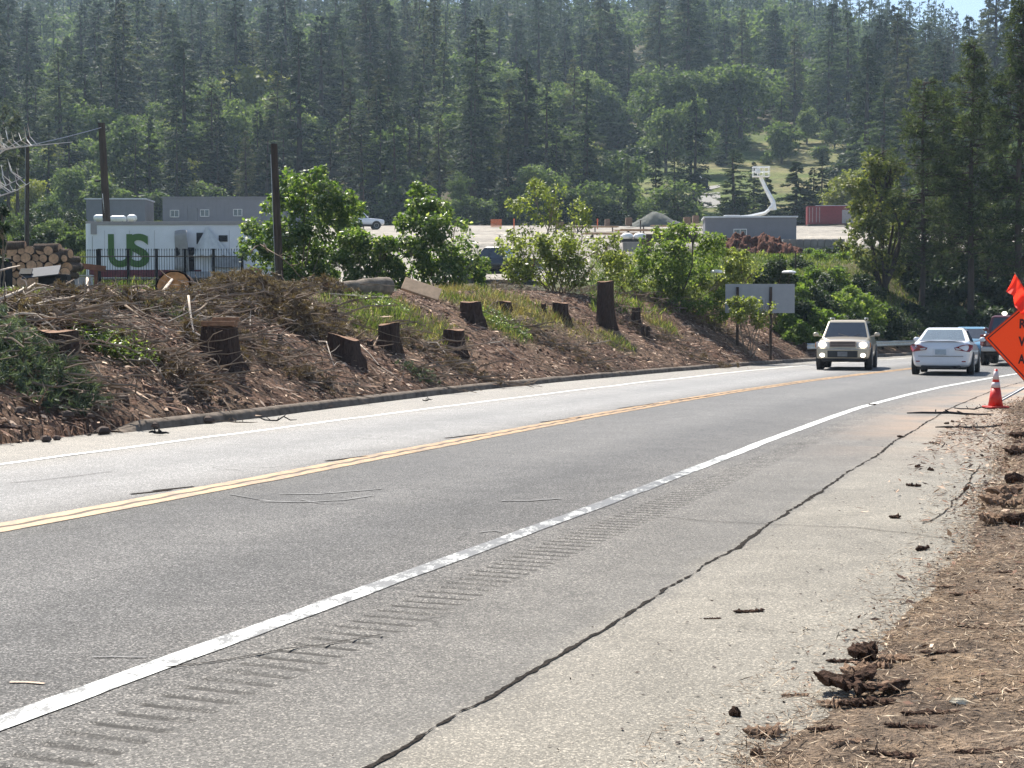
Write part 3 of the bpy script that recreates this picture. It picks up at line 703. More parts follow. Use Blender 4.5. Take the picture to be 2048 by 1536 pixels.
# filling: nearest ones each an object, the far wood one mass
def zone_label(px, Y, kind, h):
    wh = "behind the left meadow" if px < 170 else "behind the grey offices" if px < 560 else "behind the gravel yard" if px < 1180 else "round the grassy clearing" if px < 1760 else "behind the right pines"
    lv = "lowest row of the forest" if Y < 232 else "second row of the forest" if Y < 262 else "middle of the forested slope" if Y < 310 else "upper part of the forested slope"
    sz = "tall" if h > 25 else "medium" if h > 19 else "small"
    return f"{sz} dark {kind} {wh}, {lv}"
slots = []
Y = 216.
while Y < 760:
    sp = 8.0 + (Y - 216) * .012
    xs = np.arange(-.375 * Y, .375 * Y, sp)
    for x in xs:
        xx = x + rng.uniform(-.45, .45) * sp; yy = Y + rng.uniform(-.45, .45) * sp
        px = 1024 + xx / yy * FPX
        if px < -40 or px > 2095: continue
        if 1185 < px < 1725 and yy < 345 and not (yy > 318 and rng.random() < .5): 
            if rng.random() > .03: continue
        if px > 1185 and yy < 228: continue
        if any(abs(px - a) < w_ * 220 / yy and abs(yy - b) < 7 for a, b, w_ in TAKEN): continue
        slots.append((yy, xx, px))
    Y += sp * 1.02
slots.sort()
NIND = 240; nc = 0; nb_ = 0; far = []; USED = []
for yy, xx, px in slots:
    br = fbm(np.array([xx / 30]), np.array([yy / 30]), 2, 77)[0] > (.14 if px < 1150 else .04)
    if (br and nb_ < 115) or (not br and nc < NIND):
        if br:
            nb_ += 1; k = int(rng.integers(0, 5)); h = BRO[k][1] * rng.uniform(.8, 1.2)
            lb = zone_label(px, yy, "broadleaf", h).replace("dark ", "green "); place(BRO[k], xx, yy, h, lb, "tree", lb)
        else:
            nc += 1; k = int(rng.choice([0, 1, 2, 3, 4, 5, 6], p=[.2, .2, .14, .14, .14, .12, .06]))
            h = CON[k][1] * rng.uniform(.75, 1.25); h = min(h, rng.uniform(12, 19) + (yy - 216) * .22)
            lb = zone_label(px, yy, "conifer", h); place(CON[k], xx, yy, h, lb, "conifer", lb, wide=rng.uniform(1.1, 1.6))
    else: far.append((yy, xx, px, br))
def far_wood():
    g = np.random.default_rng(5); prot = []
    for k in range(5):
        Hh = [26, 30, 22, 28, 24][k]; V, F = conifer_leaves(g, Hh, [5.4, 5.0, 4.6, 6., 4.4][k], bare=.06, nb=60, q=16, L=1.25, shape=[.65, .55, .8, .6, .7][k], size=1.15)
        b = MB(); b.tube([(0, 0, -1), (0, 0, Hh * .95)], [.35, .05], 3, False)
        tv = np.array(b.v); tf = np.array(b.f); prot.append(join([(V, F), (tv, tf)]))
    for k in range(3):
        bl = [(g.normal(0, 2), g.normal(0, 2), g.uniform(4, 10), g.uniform(1.6, 2.6)) for _ in range(12)]
        prot.append(blob_leaves(g, bl, 700, 1.2))
    out = {0: [], 1: []}
    for yy, xx, px, br in far:
        k = int(g.integers(5, 8)) if br else int(g.integers(0, 5)); V, F = prot[k]; a = g.uniform(0, 6.28); s = g.uniform(.85, 1.3)
        c, s_ = math.cos(a) * s, math.sin(a) * s
        W = np.stack([V[:, 0] * c - V[:, 1] * s_ + xx, V[:, 0] * s_ + V[:, 1] * c + yy, V[:, 2] * s + Tz(xx, yy) - .4], 1)
        out[int(br)].append((W, F))
    for b_, nm, mt, lb in ((0, "far_conifer_forest", F_CONI, "dense far conifer forest covering the upper hillside"), (1, "far_broadleaf_woodland", F_OAK, "far pale broadleaf crowns scattered through the upper forest")):
        V, F = join(out[b_]); o = mesh_np(nm, V, F, mt); tag(o, lb, "forest", kind="stuff")
    print("FAR", len(far), "individual", nc, nb_)
far_wood()
# ------------------------------------------------------------------ undergrowth along the forest foot
UNDER = []
for k, (h, r) in enumerate([(4, 2.6), (3, 2.4), (5.5, 2.6)]):
    UNDER.append([make_broad("undergrowth_bush", h, r, 300 + k, F_OAK if k != 1 else F_DSHRUB, n=2600, L=.4, nb=14, gap=.4, low=.12), h, r, False])
for i in range(64):
    px = -20 + i * 33 + rng.uniform(-12, 12); Yb = rng.uniform(207, 216) if px < 1180 else rng.uniform(203, 214)
    if 1370 < px < 1450 or 1490 < px < 1580: continue
    k = int(rng.integers(0, 3)); x, y, z = onT(px, Yb); h = UNDER[k][1] * rng.uniform(.7, 1.25)
    wh = "by the left meadow" if px < 170 else "behind the grey offices" if px < 560 else "behind the gravel yard" if px < 1180 else "along the foot of the clearing" if px < 1700 else "behind the right pines"
    lb = f"{'dark' if k == 1 else 'pale green'} low bush at the forest foot {wh}"
    place(UNDER[k], x, y, h, lb, "bush", lb, wide=1.2)
for i, (px, Yb, hh) in enumerate([(1215, 262, 4), (1262, 285, 5), (1350, 262, 3), (1310, 300, 4), (1440, 300, 2), (1530, 300, 2.), (1640, 300, 3.5), (1700, 275, 5), (1480, 318, 3), (1420, 330, 3), (1235, 320, 6), (1385, 243, 2.5), (1660, 245, 3)]):
    k = i % 3; x, y, z = onT(px, Yb)
    lb = "rounded bush standing in the grass of the hillside clearing"
    place(UNDER[k], x, y, hh, lb, "bush", lb, wide=1.4)

# ------------------------------------------------------------------ near bushes from leaf clumps
def bush_px(name, blobs, Y, mat, label, n, L=.15, depth=.8, seed=1, gap=.42, stems=6, cat="bush", group=None, base=None, W=None, stemmat=None, stemw=.03, up=.5, inner=.45, extra=None):
    g = np.random.default_rng(seed); B = []
    if Y is None: Y = float(hit(float(np.mean([q[0] for q in blobs])), max(q[1] + q[2] for q in blobs))[1])
    for px, py, r in blobs:
        dy = g.uniform(-depth, depth); p = at(px, py, Y + dy); rr = r / FPX * Y
        B.append((p[0], p[1], p[2], rr * .85))
        for _ in range(3):
            e = rdir(g, 1)[0] * rr * g.uniform(.75, 1.1); B.append((p[0] + e[0], p[1] + e[1], p[2] + abs(e[2]) * .8, rr * g.uniform(.25, .45)))
    n = int(n * (.72 if Y < 66 else 1)); B = np.array(B); bx = B[:, 0].mean() if base is None else onT(base, Y)[0]; bz = Tz(bx, Y)
    root = empty(name, (bx, Y, bz - .05), label=label, cat=cat, group=group)
    Bl = B.copy(); Bl[:, :3] -= np.array([bx, Y, bz - .05])
    V, F = blob_leaves(g, [tuple(q) for q in Bl], n, L, gap=gap, W=W, up=up, inner=inner)
    fo = mesh_np("foliage", V, F, mat, root)
    b = MB(); idx = g.choice(len(Bl), min(stems, len(Bl)), replace=False)
    for i in idx:
        q = Bl[i, :3]; s0 = (g.normal(0, .12), g.normal(0, .12), -.25)
        pts = bent(s0, q, g, 6, .1); b.tube(pts, list(np.linspace(stemw, stemw * .3, 6)), 6, False)
        for k in range(4):
            e = q + rdir(g, 1)[0] * B[i, 3] * .9; b.tube(bent(pts[4], e, g, 4, .1), [stemw * .4, stemw * .3, stemw * .22, stemw * .12], 4, False)
    b.build("stems", stemmat or M_TWIG, root)
    return root
bush_px("maple_bush", [(612, 368, 38), (575, 395, 38), (650, 385, 38), (690, 410, 32), (540, 420, 30), (620, 425, 48), (515, 455, 32), (570, 470, 48), (660, 455, 45), (700, 450, 26), (500, 500, 30), (560, 520, 48), (630, 510, 50), (680, 500, 34), (590, 555, 44), (650, 555, 38), (530, 550, 34), (715, 425, 20), (590, 345, 22), (640, 350, 20)],
        57, F_MAPLE, "largest glossy green maple bush, right behind the bare wooden pole", 26000, .17, 1.3, 11, gap=.34, base=600, inner=.35)
bush_px("maple_bush", [(705, 480, 34), (745, 505, 40), (690, 530, 36), (770, 535, 32), (730, 560, 34), (770, 490, 22)], 54, F_MAPLE, "low glossy green bush between the two big maple bushes", 10500, .15, .8, 12, base=735)
bush_px("maple_bush", [(842, 385, 22), (836, 415, 30), (880, 420, 30), (812, 445, 28), (868, 455, 42), (915, 450, 28), (815, 490, 34), (870, 510, 48), (925, 500, 40), (900, 550, 40), (955, 535, 32), (835, 545, 38), (975, 560, 24), (800, 560, 25)],
        55, F_MAPLE, "second tall green maple bush with a pointed top, in front of the gravel yard", 19000, .155, 1.0, 13, base=870)
bush_px("willow_bush", [(1075, 385, 30), (1115, 388, 34), (1045, 415, 30), (1095, 430, 34), (1150, 420, 28), (1165, 450, 22), (1060, 455, 26), (1120, 465, 26)], 58, F_MAPLE2, "sparse tall yellow brown shrub top in the middle of the bank", 6500, .12, .9, 14, gap=.55, base=1105, stems=8)
bush_px("willow_bush", [(1015, 490, 32), (1060, 500, 40), (1115, 495, 42), (1165, 495, 40), (1210, 495, 34), (1035, 540, 36), (1090, 545, 40), (1150, 545, 42), (1210, 540, 38), (1250, 525, 28)], 55, F_MAPLE2, "wide olive green willow bush in the middle behind the tall stump", 19000, .12, 1.0, 15, base=1120, stems=9)
bush_px("willow_bush", [(1330, 480, 34), (1385, 475, 34), (1420, 485, 28), (1300, 510, 36), (1350, 520, 40), (1405, 520, 36), (1290, 550, 34), (1340, 560, 36), (1395, 560, 32)], 60, F_SHRUB, "green tree like bush with a forked dark stem left of the grey building", 14500, .14, 1.0, 16, base=1345, stems=7, stemw=.05, stemmat=M_TRUNK)
bush_px("willow_bush", [(1250, 560, 26), (1285, 575, 26), (1330, 590, 26), (1380, 592, 26), (1430, 575, 30)], None, F_MAPLE2, "low yellow green scrub right of the tall stump", 6500, .12, .8, 17)
bush_px("willow_bush", [(1470, 520, 30), (1500, 545, 30), (1460, 555, 30), (1505, 510, 18)], 62, F_MAPLE2, "yellow green bush just above the back of the road sign", 5500, .13, .7, 18)
bush_px("dark_bush", [(1545, 540, 26), (1575, 560, 22), (1530, 560, 22)], 66, F_DSHRUB, "dark round bush above the right part of the sign back", 4200, .13, .7, 19, inner=.7, gap=.2)
bush_px("white_flower_bush", [(1500, 610, 20), (1535, 612, 20), (1480, 630, 22), (1520, 640, 24), (1470, 605, 16)], 56.8, F_MAPLE2, "leafy bush in front of the road sign back", 3600, .12, .5, 20, base=1500, gap=.4)
bush_px("willow_bush", [(1430, 600, 24), (1400, 615, 22), (1440, 630, 22), (1360, 610, 24)], None, F_SHRUB, "small green bush left of the road sign back", 4200, .11, .6, 21)
bush_px("rusty_oak", [(1740, 330, 30), (1770, 350, 34), (1715, 375, 30), (1760, 400, 36), (1725, 420, 30), (1790, 420, 34), (1705, 455, 26), (1745, 460, 36), (1790, 470, 34), (1700, 500, 26), (1740, 520, 34), (1780, 530, 34), (1715, 560, 28)],
        88, F_RUST, "yellow brown leafed oak at the left edge of the right pines", 11000, .24, 2.2, 22, base=1765, stems=9, stemw=.12, stemmat=M_TRUNK, cat="tree", gap=.46)
sl = [(1600, 590, 22, 72), (1640, 600, 26, 72), (1690, 610, 28, 73), (1740, 620, 30, 74), (1785, 635, 28, 75), (1620, 630, 26, 68), (1665, 645, 26, 69), (1720, 655, 26, 71), (1580, 650, 24, 64), (1610, 665, 20, 64), (1650, 680, 18, 66),
      (1630, 555, 24, 84), (1680, 560, 26, 84), (1730, 575, 28, 84), (1640, 520, 22, 98), (1690, 525, 24, 98), (1600, 530, 18, 92), (1800, 665, 24, 77), (1770, 680, 20, 75), (1560, 600, 18, 66), (1740, 540, 24, 94), (1835, 670, 24, 80), (1870, 655, 26, 82), (1560, 525, 18, 98), (1620, 512, 16, 104), (1660, 512, 18, 104), (1700, 505, 20, 106), (1590, 560, 20, 80), (1655, 575, 24, 78), (1710, 595, 24, 77), (1530, 545, 16, 86), (1600, 615, 20, 68)]
for i, (px, py, r, Yb) in enumerate(sl):
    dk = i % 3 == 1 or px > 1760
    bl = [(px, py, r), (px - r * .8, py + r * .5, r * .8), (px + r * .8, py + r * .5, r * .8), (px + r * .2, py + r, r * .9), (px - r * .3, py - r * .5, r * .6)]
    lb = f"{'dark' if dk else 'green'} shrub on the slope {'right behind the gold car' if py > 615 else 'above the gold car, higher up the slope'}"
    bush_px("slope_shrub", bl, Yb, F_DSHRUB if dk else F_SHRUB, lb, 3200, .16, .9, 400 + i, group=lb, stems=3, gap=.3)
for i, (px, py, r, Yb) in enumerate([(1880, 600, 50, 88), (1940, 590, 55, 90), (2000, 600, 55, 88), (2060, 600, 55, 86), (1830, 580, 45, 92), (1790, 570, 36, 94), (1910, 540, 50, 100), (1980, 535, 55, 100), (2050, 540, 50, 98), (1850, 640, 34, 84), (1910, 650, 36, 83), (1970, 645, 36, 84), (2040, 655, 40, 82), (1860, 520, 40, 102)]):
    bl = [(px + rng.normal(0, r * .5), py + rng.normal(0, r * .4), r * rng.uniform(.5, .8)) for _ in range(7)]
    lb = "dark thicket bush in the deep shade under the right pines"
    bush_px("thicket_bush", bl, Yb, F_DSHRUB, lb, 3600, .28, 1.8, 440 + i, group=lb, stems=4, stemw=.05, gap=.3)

for i, (px, py, r, Yb) in enumerate([(75, 440, 26, 120), (110, 455, 24, 110), (140, 440, 22, 130), (30, 450, 24, 120), (95, 480, 22, 95), (148, 478, 18, 92), (60, 475, 16, 100)]):
    bush_px("meadow_bush", [(px, py, r), (px - r, py + r * .4, r * .7), (px + r, py + r * .4, r * .7), (px, py + r * .8, r * .9)], Yb, F_OAK if i % 2 else F_DSHRUB, "scrubby bush in the meadow left of the white trailer", 2600, .2, 1., 480 + i, group="scrubby bushes left of the trailer", stems=3, gap=.35)
# ------------------------------------------------------------------ near pines with tufts
def near_pine(px, top, Y, r, seed, label, mat=F_PINE, dens=1.6, bare=.18, lean=0.):
    g = np.random.default_rng(seed); x, y, z = onT(px, Y); h = at(px, top, Y)[2] - z
    root = empty("pine_tree", (x, y, z - .2), label=label, cat="pine tree", group="tall pines at the right")
    b = MB(); tw = .012 * h + .02
    tr = [(lean * t * h + .06 * math.sin(t * 7 + seed), 0, t * h) for t in np.linspace(-.02, .99, 12)]
    b.tube(tr, list(np.linspace(tw, .03, 12)), 9)
    ps = []; nbr = int(7.5 * h * dens)
    for i in range(nbr):
        t = g.uniform(bare, .98); a = g.uniform(0, 6.28); ln = r * (1 - t) ** .55 * g.uniform(.35, 1.05) * (1 if t > bare + .2 else g.uniform(.4, 1)) + .35
        c0 = np.array([lean * t * h, 0, t * h]); up = g.uniform(-.25, .35)
        e = c0 + np.array([math.cos(a) * ln, math.sin(a) * ln, up * ln])
        pts = bent(c0, e, g, 5, .07); b.tube(pts, [.035 + .01 * ln, .03, .022, .016, .01], 4, False)
        nt_ = max(3, int(ln * 4.2))
        for k in range(nt_):
            u = g.uniform(.35, 1); q = np.array(pts[0]) * (1 - u) + e * u + g.normal(0, .16, 3) + np.array([0, 0, .05]); ps.append((q, np.array([math.cos(a), math.sin(a), .5])))
    C = np.array([p for p, _ in ps]); D = np.array([d for _, d in ps]); m = 13
    Cr = np.repeat(C, m, 0); Dr = unit(np.repeat(unit(D), m, 0) * .55 + rdir(g, len(Cr)))
    V, F = leaf_quads(Cr + Dr * .03, Dr, rdir(g, len(Cr)), g.uniform(.2, .4, len(Cr)), .055)
    b.build("trunk", M_TRUNK, root, smooth=True); mesh_np("crown", V, F, mat, root)
near_pine(1842, 150, 85, 2.7, 31, "tall pine above the white sedan with a dark straight trunk", bare=.2)
near_pine(1937, 72, 83, 2.7, 32, "very tall pine whose trunk stands between the sedan and the orange sign", bare=.3, lean=.004)
near_pine(2034, -15, 80, 2.7, 33, "tallest pine at the right edge, straight above the orange flag", bare=.22)
near_pine(1880, 178, 96, 1.6, 34, "thinner pine between the two tallest pines over the sedan", bare=.3)
near_pine(1988, 200, 98, 1.7, 35, "thin pine behind the trunk nearest the orange sign", bare=.3)
near_pine(1762, 292, 96, 2.2, 36, "shorter pine standing behind the yellow brown oak", bare=.25, mat=F_PINE)
near_pine(2075, 60, 90, 2.4, 37, "pine cut by the right edge of the picture behind the tallest one", bare=.2)
near_pine(1795, 400, 94, 2.5, 43, "bushy short pine just right of the yellow brown oak", bare=.06)
near_pine(1905, 330, 90, 2.6, 38, "bushy shorter pine low between the tall trunks above the sedan", bare=.08)
near_pine(1815, 380, 92, 2.4, 39, "bushy short pine left of the tall pine above the sedan", bare=.06)
near_pine(1975, 400, 92, 2.6, 40, "bushy short pine right behind the trunk next to the orange sign", bare=.08)

# ------------------------------------------------------------------ stumps
def stump(px, top, base, w, label, tilt=0., slot=False, kind="tree_stump", bark=M_BARKD):
    g = random.Random(px); h0 = hit(px, base); Y = h0[1]; r = w / 2 / FPX * Y
    h = at(px, top, Y)[2] - h0[2]
    root = empty(kind, (h0[0], h0[1] + r * .6, h0[2]), label=label, cat="stump"); n = 26; b = MB(); lv = 7
    ph = [g.uniform(0, 6.28) for _ in range(4)]; P = []
    for i in range(lv):
        t = i / (lv - 1); z = -.45 + (h + .45) * t
        ex_ = math.exp(-max(z, 0) / (.22 * h + .05)); fl = 1 + .30 * ex_ - .02 * t
        for k in range(n):
            a = 6.283 * k / n
            rr = r * fl * (1 + .08 * math.sin(3 * a + ph[0]) + .05 * math.sin(5 * a + ph[1] + z * 2) + .04 * math.sin(11 * a + ph[3]) + .09 * (g.random() - .5)) + (0 if z > .1 else .04 * r * math.sin(5 * a + ph[2]))
            rr *= 1 + .28 * ex_ * max(0, math.sin(5 * a + ph[2]))
            zz = z + (tilt * rr * math.cos(a) if i == lv - 1 else 0) + (.02 * math.sin(a * 2 + ph[3]) if i == lv - 1 else 0)
            P.append((rr * math.cos(a) + tilt * .25 * z, rr * math.sin(a), zz))
    Fs = [[i * n + k, i * n + (k + 1) % n, (i + 1) * n + (k + 1) % n, (i + 1) * n + k] for i in range(lv - 1) for k in range(n)]
    b.poly(P, Fs); b.build("bark", bark, root, smooth=False)
    c = MB(); top_ = P[-n:]; cx = sum(p[0] for p in top_) / n; cz = sum(p[2] for p in top_) / n
    ring = [((p[0] - cx) * .96 + cx, p[1] * .96, p[2] + .004) for p in top_]; mid = [((p[0] - cx) * .5 + cx, p[1] * .5, (p[2] - cz) * .5 + cz + .012 + g.uniform(-.01, .01)) for p in top_]
    c.poly(top_ + ring + mid + [(cx, 0, cz + .01)], [[k, (k + 1) % n, n + (k + 1) % n, n + k] for k in range(n)] + [[n + k, n + (k + 1) % n, 2 * n + (k + 1) % n, 2 * n + k] for k in range(n)] + [[2 * n + k, 2 * n + (k + 1) % n, 3 * n] for k in range(n)])
    c.build("cut_face", M_CUT, root)
    if slot:
        s_ = MB(); s_.box((cx, -r * .2, cz + .07), (r * 1.9, r * 1.2, .09)); s_.box((cx + .1, r * .1, cz + .15), (r * 1.5, r * .9, .06), .1); s_.build("cut_slab", M_CUT, root, bevel=.01)
    STUMPS.append((h0[0], h0[1] + r * .6, r)); return root
STUMPS = []
stump(110, 663, 728, 74, "wide reddish stump at the left among green pine boughs")
stump(437, 655, 735, 70, "large dark stump with a sawn slab left on its top", slot=True)
stump(688, 674, 726, 62, "wide low stump with a slanting brown cut face", tilt=-.25)
stump(775, 648, 703, 40, "dark leaning round topped stump right of the low slanted one", tilt=.1)
stump(740, 681, 703, 12, "tiny stub between the slanted stump and the leaning stump")
stump(908, 660, 708, 42, "stump with reddish side standing low on the bank in the middle")
stump(940, 604, 645, 40, "dark stump on the bank crest left of the middle, above the reddish one")
stump(1006, 603, 622, 30, "low stump half hidden in yellow grass")
stump(1121, 606, 641, 30, "squat dark stump just left of the tall stump")
stump(1087, 607, 632, 9, "thin dark stub left of the squat dark stump")
stump(1212, 563, 657, 33, "tall dark stump like a post, the highest of all stumps", tilt=.04)
stump(1272, 616, 652, 17, "small brown stump right of the tall stump")
stump(1285, 653, 674, 6, "left of two thin dark stubs below the small brown stump")
stump(1296, 653, 680, 7, "right of two thin dark stubs below the small brown stump")
stump(668, 610, 641, 10, "thin dark stub at the edge of the grass patch under the fallen log")
stump(560, 668, 690, 9, "thin stub at the foot of the brown brush pile")

# ------------------------------------------------------------------ fallen log, slabs, cut round
def log_obj(name, a, b_, r, mat, label, cutm=M_CUT, r2=None):
    a = Vector(a); b_ = Vector(b_); m = (a + b_) / 2
    root = empty(name, m, label=label, cat="log"); B = MB(); n = 9; g = random.Random(len(label))
    pts = [a.lerp(b_, i / (n - 1)) - m + Vector((0, 0, g.uniform(-.03, .03))) for i in range(n)]
    B.tube(pts, [(r + ((r2 or r) - r) * i / (n - 1)) * g.uniform(.93, 1.08) for i in range(n)], 14, False); B.build("bark", mat, root, smooth=True)
    for p, rr, q in ((pts[0], r, pts[1]), (pts[-1], r2 or r, pts[-2])):
        d = (p - q).normalized(); C = MB(); C.tube([p - d * .03, p + d * .012], rr * .93, 14); C.build("cut_face", cutm, root)
    return root
def on_bank(px, py, dz=0.):
    h = hit(px, py); s, d = road_sd([h[0]], [h[1]]); h[2] = float(bank_z(h[0:1], h[1:2], s, d - oK(s) - .25)[0]) + dz; return h
M_GBARK = simple("grey_log_bark", (.21, .175, .14), .95, var=.5, scale=4, bp=.8, bscale=12, spec=.1)
log_obj("fallen_log", on_bank(655, 592, .15), on_bank(775, 598, .25), .17, M_GBARK, "grey barked fallen log lying on the bank crest below the green bushes", r2=.27)
p = on_bank(843, 598, .12); b = MB(); b.box((0, 0, 0), (1.1, .5, .09), M=Matrix.Rotation(.32, 3, 'Y') @ Matrix.Rotation(.75, 3, 'X'))
o = b.build("wood_slab", M_TAN, bevel=.012); o.location = tuple(p + np.array([0, 0, .12])); tag(o, "pale tan sawn slab lying right of the grey fallen log", "slab")
p = on_bank(345, 590, .16); r_ = 36 / FPX * p[1]
log_obj("cut_log_round", p + np.array([0, .9, -.05]), p + np.array([.03, -.05, .06]), r_ * .95, M_BARKD, "big log end with bright orange cut face under a bent branch", M_CUTO)
p = on_bank(215, 655, .1); log_obj("cut_log", on_bank(160, 648, .08), on_bank(215, 640, .1), .06, M_GBARK, "thin grey log in the brush left of the dark slab topped stump")

# ------------------------------------------------------------------ brush piles and loose branches
def needle_fans(g, C, D, m=60, L=.2, W=.013, spread=1.05):
    Cr = np.repeat(C, m, 0); Dr = unit(np.repeat(unit(D), m, 0) + g.normal(0, spread, (len(Cr), 3)) * .6)
    Cr = Cr + np.repeat(unit(D), m, 0) * g.uniform(-.1, .1, (len(Cr), 1))
    return leaf_quads(Cr, Dr, rdir(g, len(Cr)), L * g.uniform(.6, 1.2, len(Cr)), W)
def brush_pile(px, py, rx, ry, h, nbr, nf, mat, label, seed, L=.22, W=.014, twig=M_TWIG, droop=True):
    g = np.random.default_rng(seed); c = on_bank(px, py); root = empty("brush_pile", tuple(c), label=label, cat="brush pile")
    b = MB(); P = []; Dd = []
    def surf(x, y): 
        s, d = road_sd([c[0] + x], [c[1] + y]); return float(bank_z(np.array([c[0] + x]), np.array([c[1] + y]), s, d - oK(s) - .25)[0]) - c[2]
    for i in range(nbr):
        a = g.uniform(0, 6.28); u = g.uniform(0, 1) ** .6; x = rx * u * math.cos(a); y = ry * u * math.sin(a); z = surf(x, y) + h * (1 - u * u) * g.uniform(0, 1)
        a2 = g.normal(-.6, 1.) ; ln = g.uniform(.4, 1.5); e = np.array([x + math.cos(a2) * ln, y + math.sin(a2) * ln * .7, 0]); e[2] = max(surf(e[0], e[1]) + .03, z - g.uniform(-.25, .3) * ln)
        pts = bent((x, y, z), e, g, 6, .09); w = g.uniform(.008, .03); b.tube(pts, list(np.linspace(w, w * .35, 6)), 5, False)
        for k in range(3):
            t = g.integers(1, 5); q = np.array(pts[t]); e2 = q + rdir(g, 1)[0] * np.array([1, 1, .6]) * ln * .35; b.tube([tuple(q), tuple((q + e2) / 2 + g.normal(0, .03, 3)), tuple(e2)], [w * .5, w * .4, w * .2], 4, False)
    for i in range(nf):
        a = g.uniform(0, 6.28); u = g.uniform(0, 1) ** .5; x = rx * u * math.cos(a); y = ry * u * math.sin(a)
        P.append((x, y, surf(x, y) + .05 + h * (1 - u * u) * g.uniform(.1, 1))); Dd.append((g.normal(0, .6), g.normal(-.3, .6), g.normal(-.1 if droop else .3, .5)))
    b.build("branches", twig, root)
    if nf:
        V, F = needle_fans(g, np.array(P), np.array(Dd), L=L * .62, W=W * 1.15, m=60 if mat is F_DEADN else 34); mesh_np("needles", V, F, mat, root)
    return root
brush_pile(545, 632, 1.7, 1.4, .85, 30, 420, F_DEADN, "big heap of brown dead pine boughs below the bare wooden pole", 51)
brush_pile(470, 600, 1.2, 1.1, .6, 26, 200, F_DEADN, "heap of grey brown boughs left of the big brown heap", 52)
brush_pile(60, 760, .95, 1.1, .5, 34, 360, F_LIVEN, "heap of cut green pine boughs at the left edge", 53, L=.2)
brush_pile(5, 700, .6, .9, .45, 22, 130, F_LIVEN, "upper cut green pine boughs at the left edge beside the reddish stump", 54, L=.2)
brush_pile(135, 785, .6, .6, .2, 22, 80, F_LIVEN, "low green boughs under the reddish stump", 55, L=.17)
brush_pile(300, 620, 1.6, 1.4, .3, 70, 80, F_DEADN, "tangle of thin branches below the orange cut log end", 56)
brush_pile(130, 640, 1.7, 1.2, .2, 60, 40, F_DEADN, "tangle of grey branches above the reddish stump", 57)
brush_pile(235, 612, 1.4, 1.0, .16, 55, 120, F_LIVEN, "loose twigs with a few green needles before the black fence", 58)
brush_pile(640, 640, 1.2, 1.1, .25, 34, 60, F_DEADN, "flat brown slash between the big brown heap and the grass patch", 59)
brush_pile(400, 620, 1.1, 1.0, .4, 40, 60, F_DEADN, "brown slash directly above the slab topped stump", 60)
brush_pile(845, 760, .6, .5, .16, 18, 60, F_LIVEN, "small clump of green twigs low on the bank under the slanted stump", 61, L=.12)
brush_pile(70, 640, 1.0, 1.0, .2, 45, 60, F_DEADN, "grey branches at the left edge below the dark cabinet", 62)
brush_pile(1000, 580, 1.6, 1.2, .5, 50, 70, F_DEADN, "reddish brown dead brush under the olive willow bush", 63, L=.16)
brush_pile(1160, 585, 1.3, 1.0, .45, 40, 60, F_DEADN, "grey brown dead brush left behind the tall stump", 64, L=.16)
brush_pile(1290, 605, 1.9, 1.1, .45, 60, 80, F_DEADN, "wide grey brown dead scrub right of the tall stump", 65, L=.16)
brush_pile(1395, 640, 1.6, 1.0, .4, 44, 50, F_DEADN, "dry scrub between the small brown stump and the road sign back", 66, L=.16)
brush_pile(160, 610, 1.6, .9, .35, 40, 110, F_DEADN, "brown slash on the bank crest in front of the log stack", 68)
brush_pile(640, 590, 1.1, .9, .4, 30, 110, F_DEADN, "brown slash left beside the grey fallen log", 69)
brush_pile(880, 720, 1.6, .7, .14, 46, 50, F_DEADN, "thin slash low on the bank under the reddish stump", 70)
brush_pile(1100, 690, 2.0, .9, .16, 50, 60, F_DEADN, "thin slash on the bank below the squat dark stump", 71)
brush_pile(560, 730, 1.3, .8, .16, 44, 50, F_DEADN, "thin slash on the bank below the big brown heap", 72)
brush_pile(330, 740, 1.0, .8, .14, 40, 36, F_DEADN, "thin slash on the bank left of the slab topped stump", 73)
brush_pile(1340, 690, 2.4, 1.0, .16, 44, 50, F_DEADN, "thin slash on the bank between the tall stump and the sign", 74)
brush_pile(425, 700, .7, .6, .25, 26, 60, F_DEADN, "twigs leaning against the slab topped stump", 67)
def branch(pts, w, label, mat=M_TWIG, twigs=3, seed=1, lift=.05):
    g = np.random.default_rng(seed); P = [on_bank(a, b_, lift + (c if c else 0)) for a, b_, c in pts]; m = P[0]
    q = [tuple(p - m) for p in P]; sm = []
    for i in range(len(q) - 1):
        for t in (0, .5): sm.append(tuple(np.array(q[i]) * (1 - t) + np.array(q[i + 1]) * t + g.normal(0, .015, 3)))
    sm.append(q[-1]); b = MB(); b.tube(sm, list(np.linspace(w, w * .4, len(sm))), 7)
    for k in range(twigs):
        a = np.array(sm[int(g.integers(1, len(sm)))]); e = a + rdir(g, 1)[0] * g.uniform(.2, .6) * np.array([1, 1, .5]) + np.array([0, 0, .12]); b.tube([tuple(a), tuple((a + e) / 2 + g.normal(0, .03, 3)), tuple(e)], [w * .4, w * .3, w * .15], 4, False)
    o = b.build("fallen_branch", mat, smooth=True); o.location = tuple(m); tag(o, label, "branch", "loose branches on the bank")
branch([(318, 618, .1), (345, 590, .35), (380, 575, .5), (390, 558, .75)], .045, "thick bent branch with pale upper end over the orange cut log end", M_TWIGP, 2, 1)
branch([(372, 570, .45), (385, 580, .3), (388, 600, .1)], .035, "short curved pale branch hooked beside the orange cut log end", M_TWIGP, 1, 2)
branch([(375, 662, .5), (390, 690, .2), (420, 715, .1), (445, 728, .05)], .022, "pale crooked branch leaning on the slab topped stump", M_TWIGP, 1, 3)
branch([(385, 668, .2), (415, 655, .4)], .03, "short stick pointing up at the slab topped stump", M_TWIG, 0, 4)
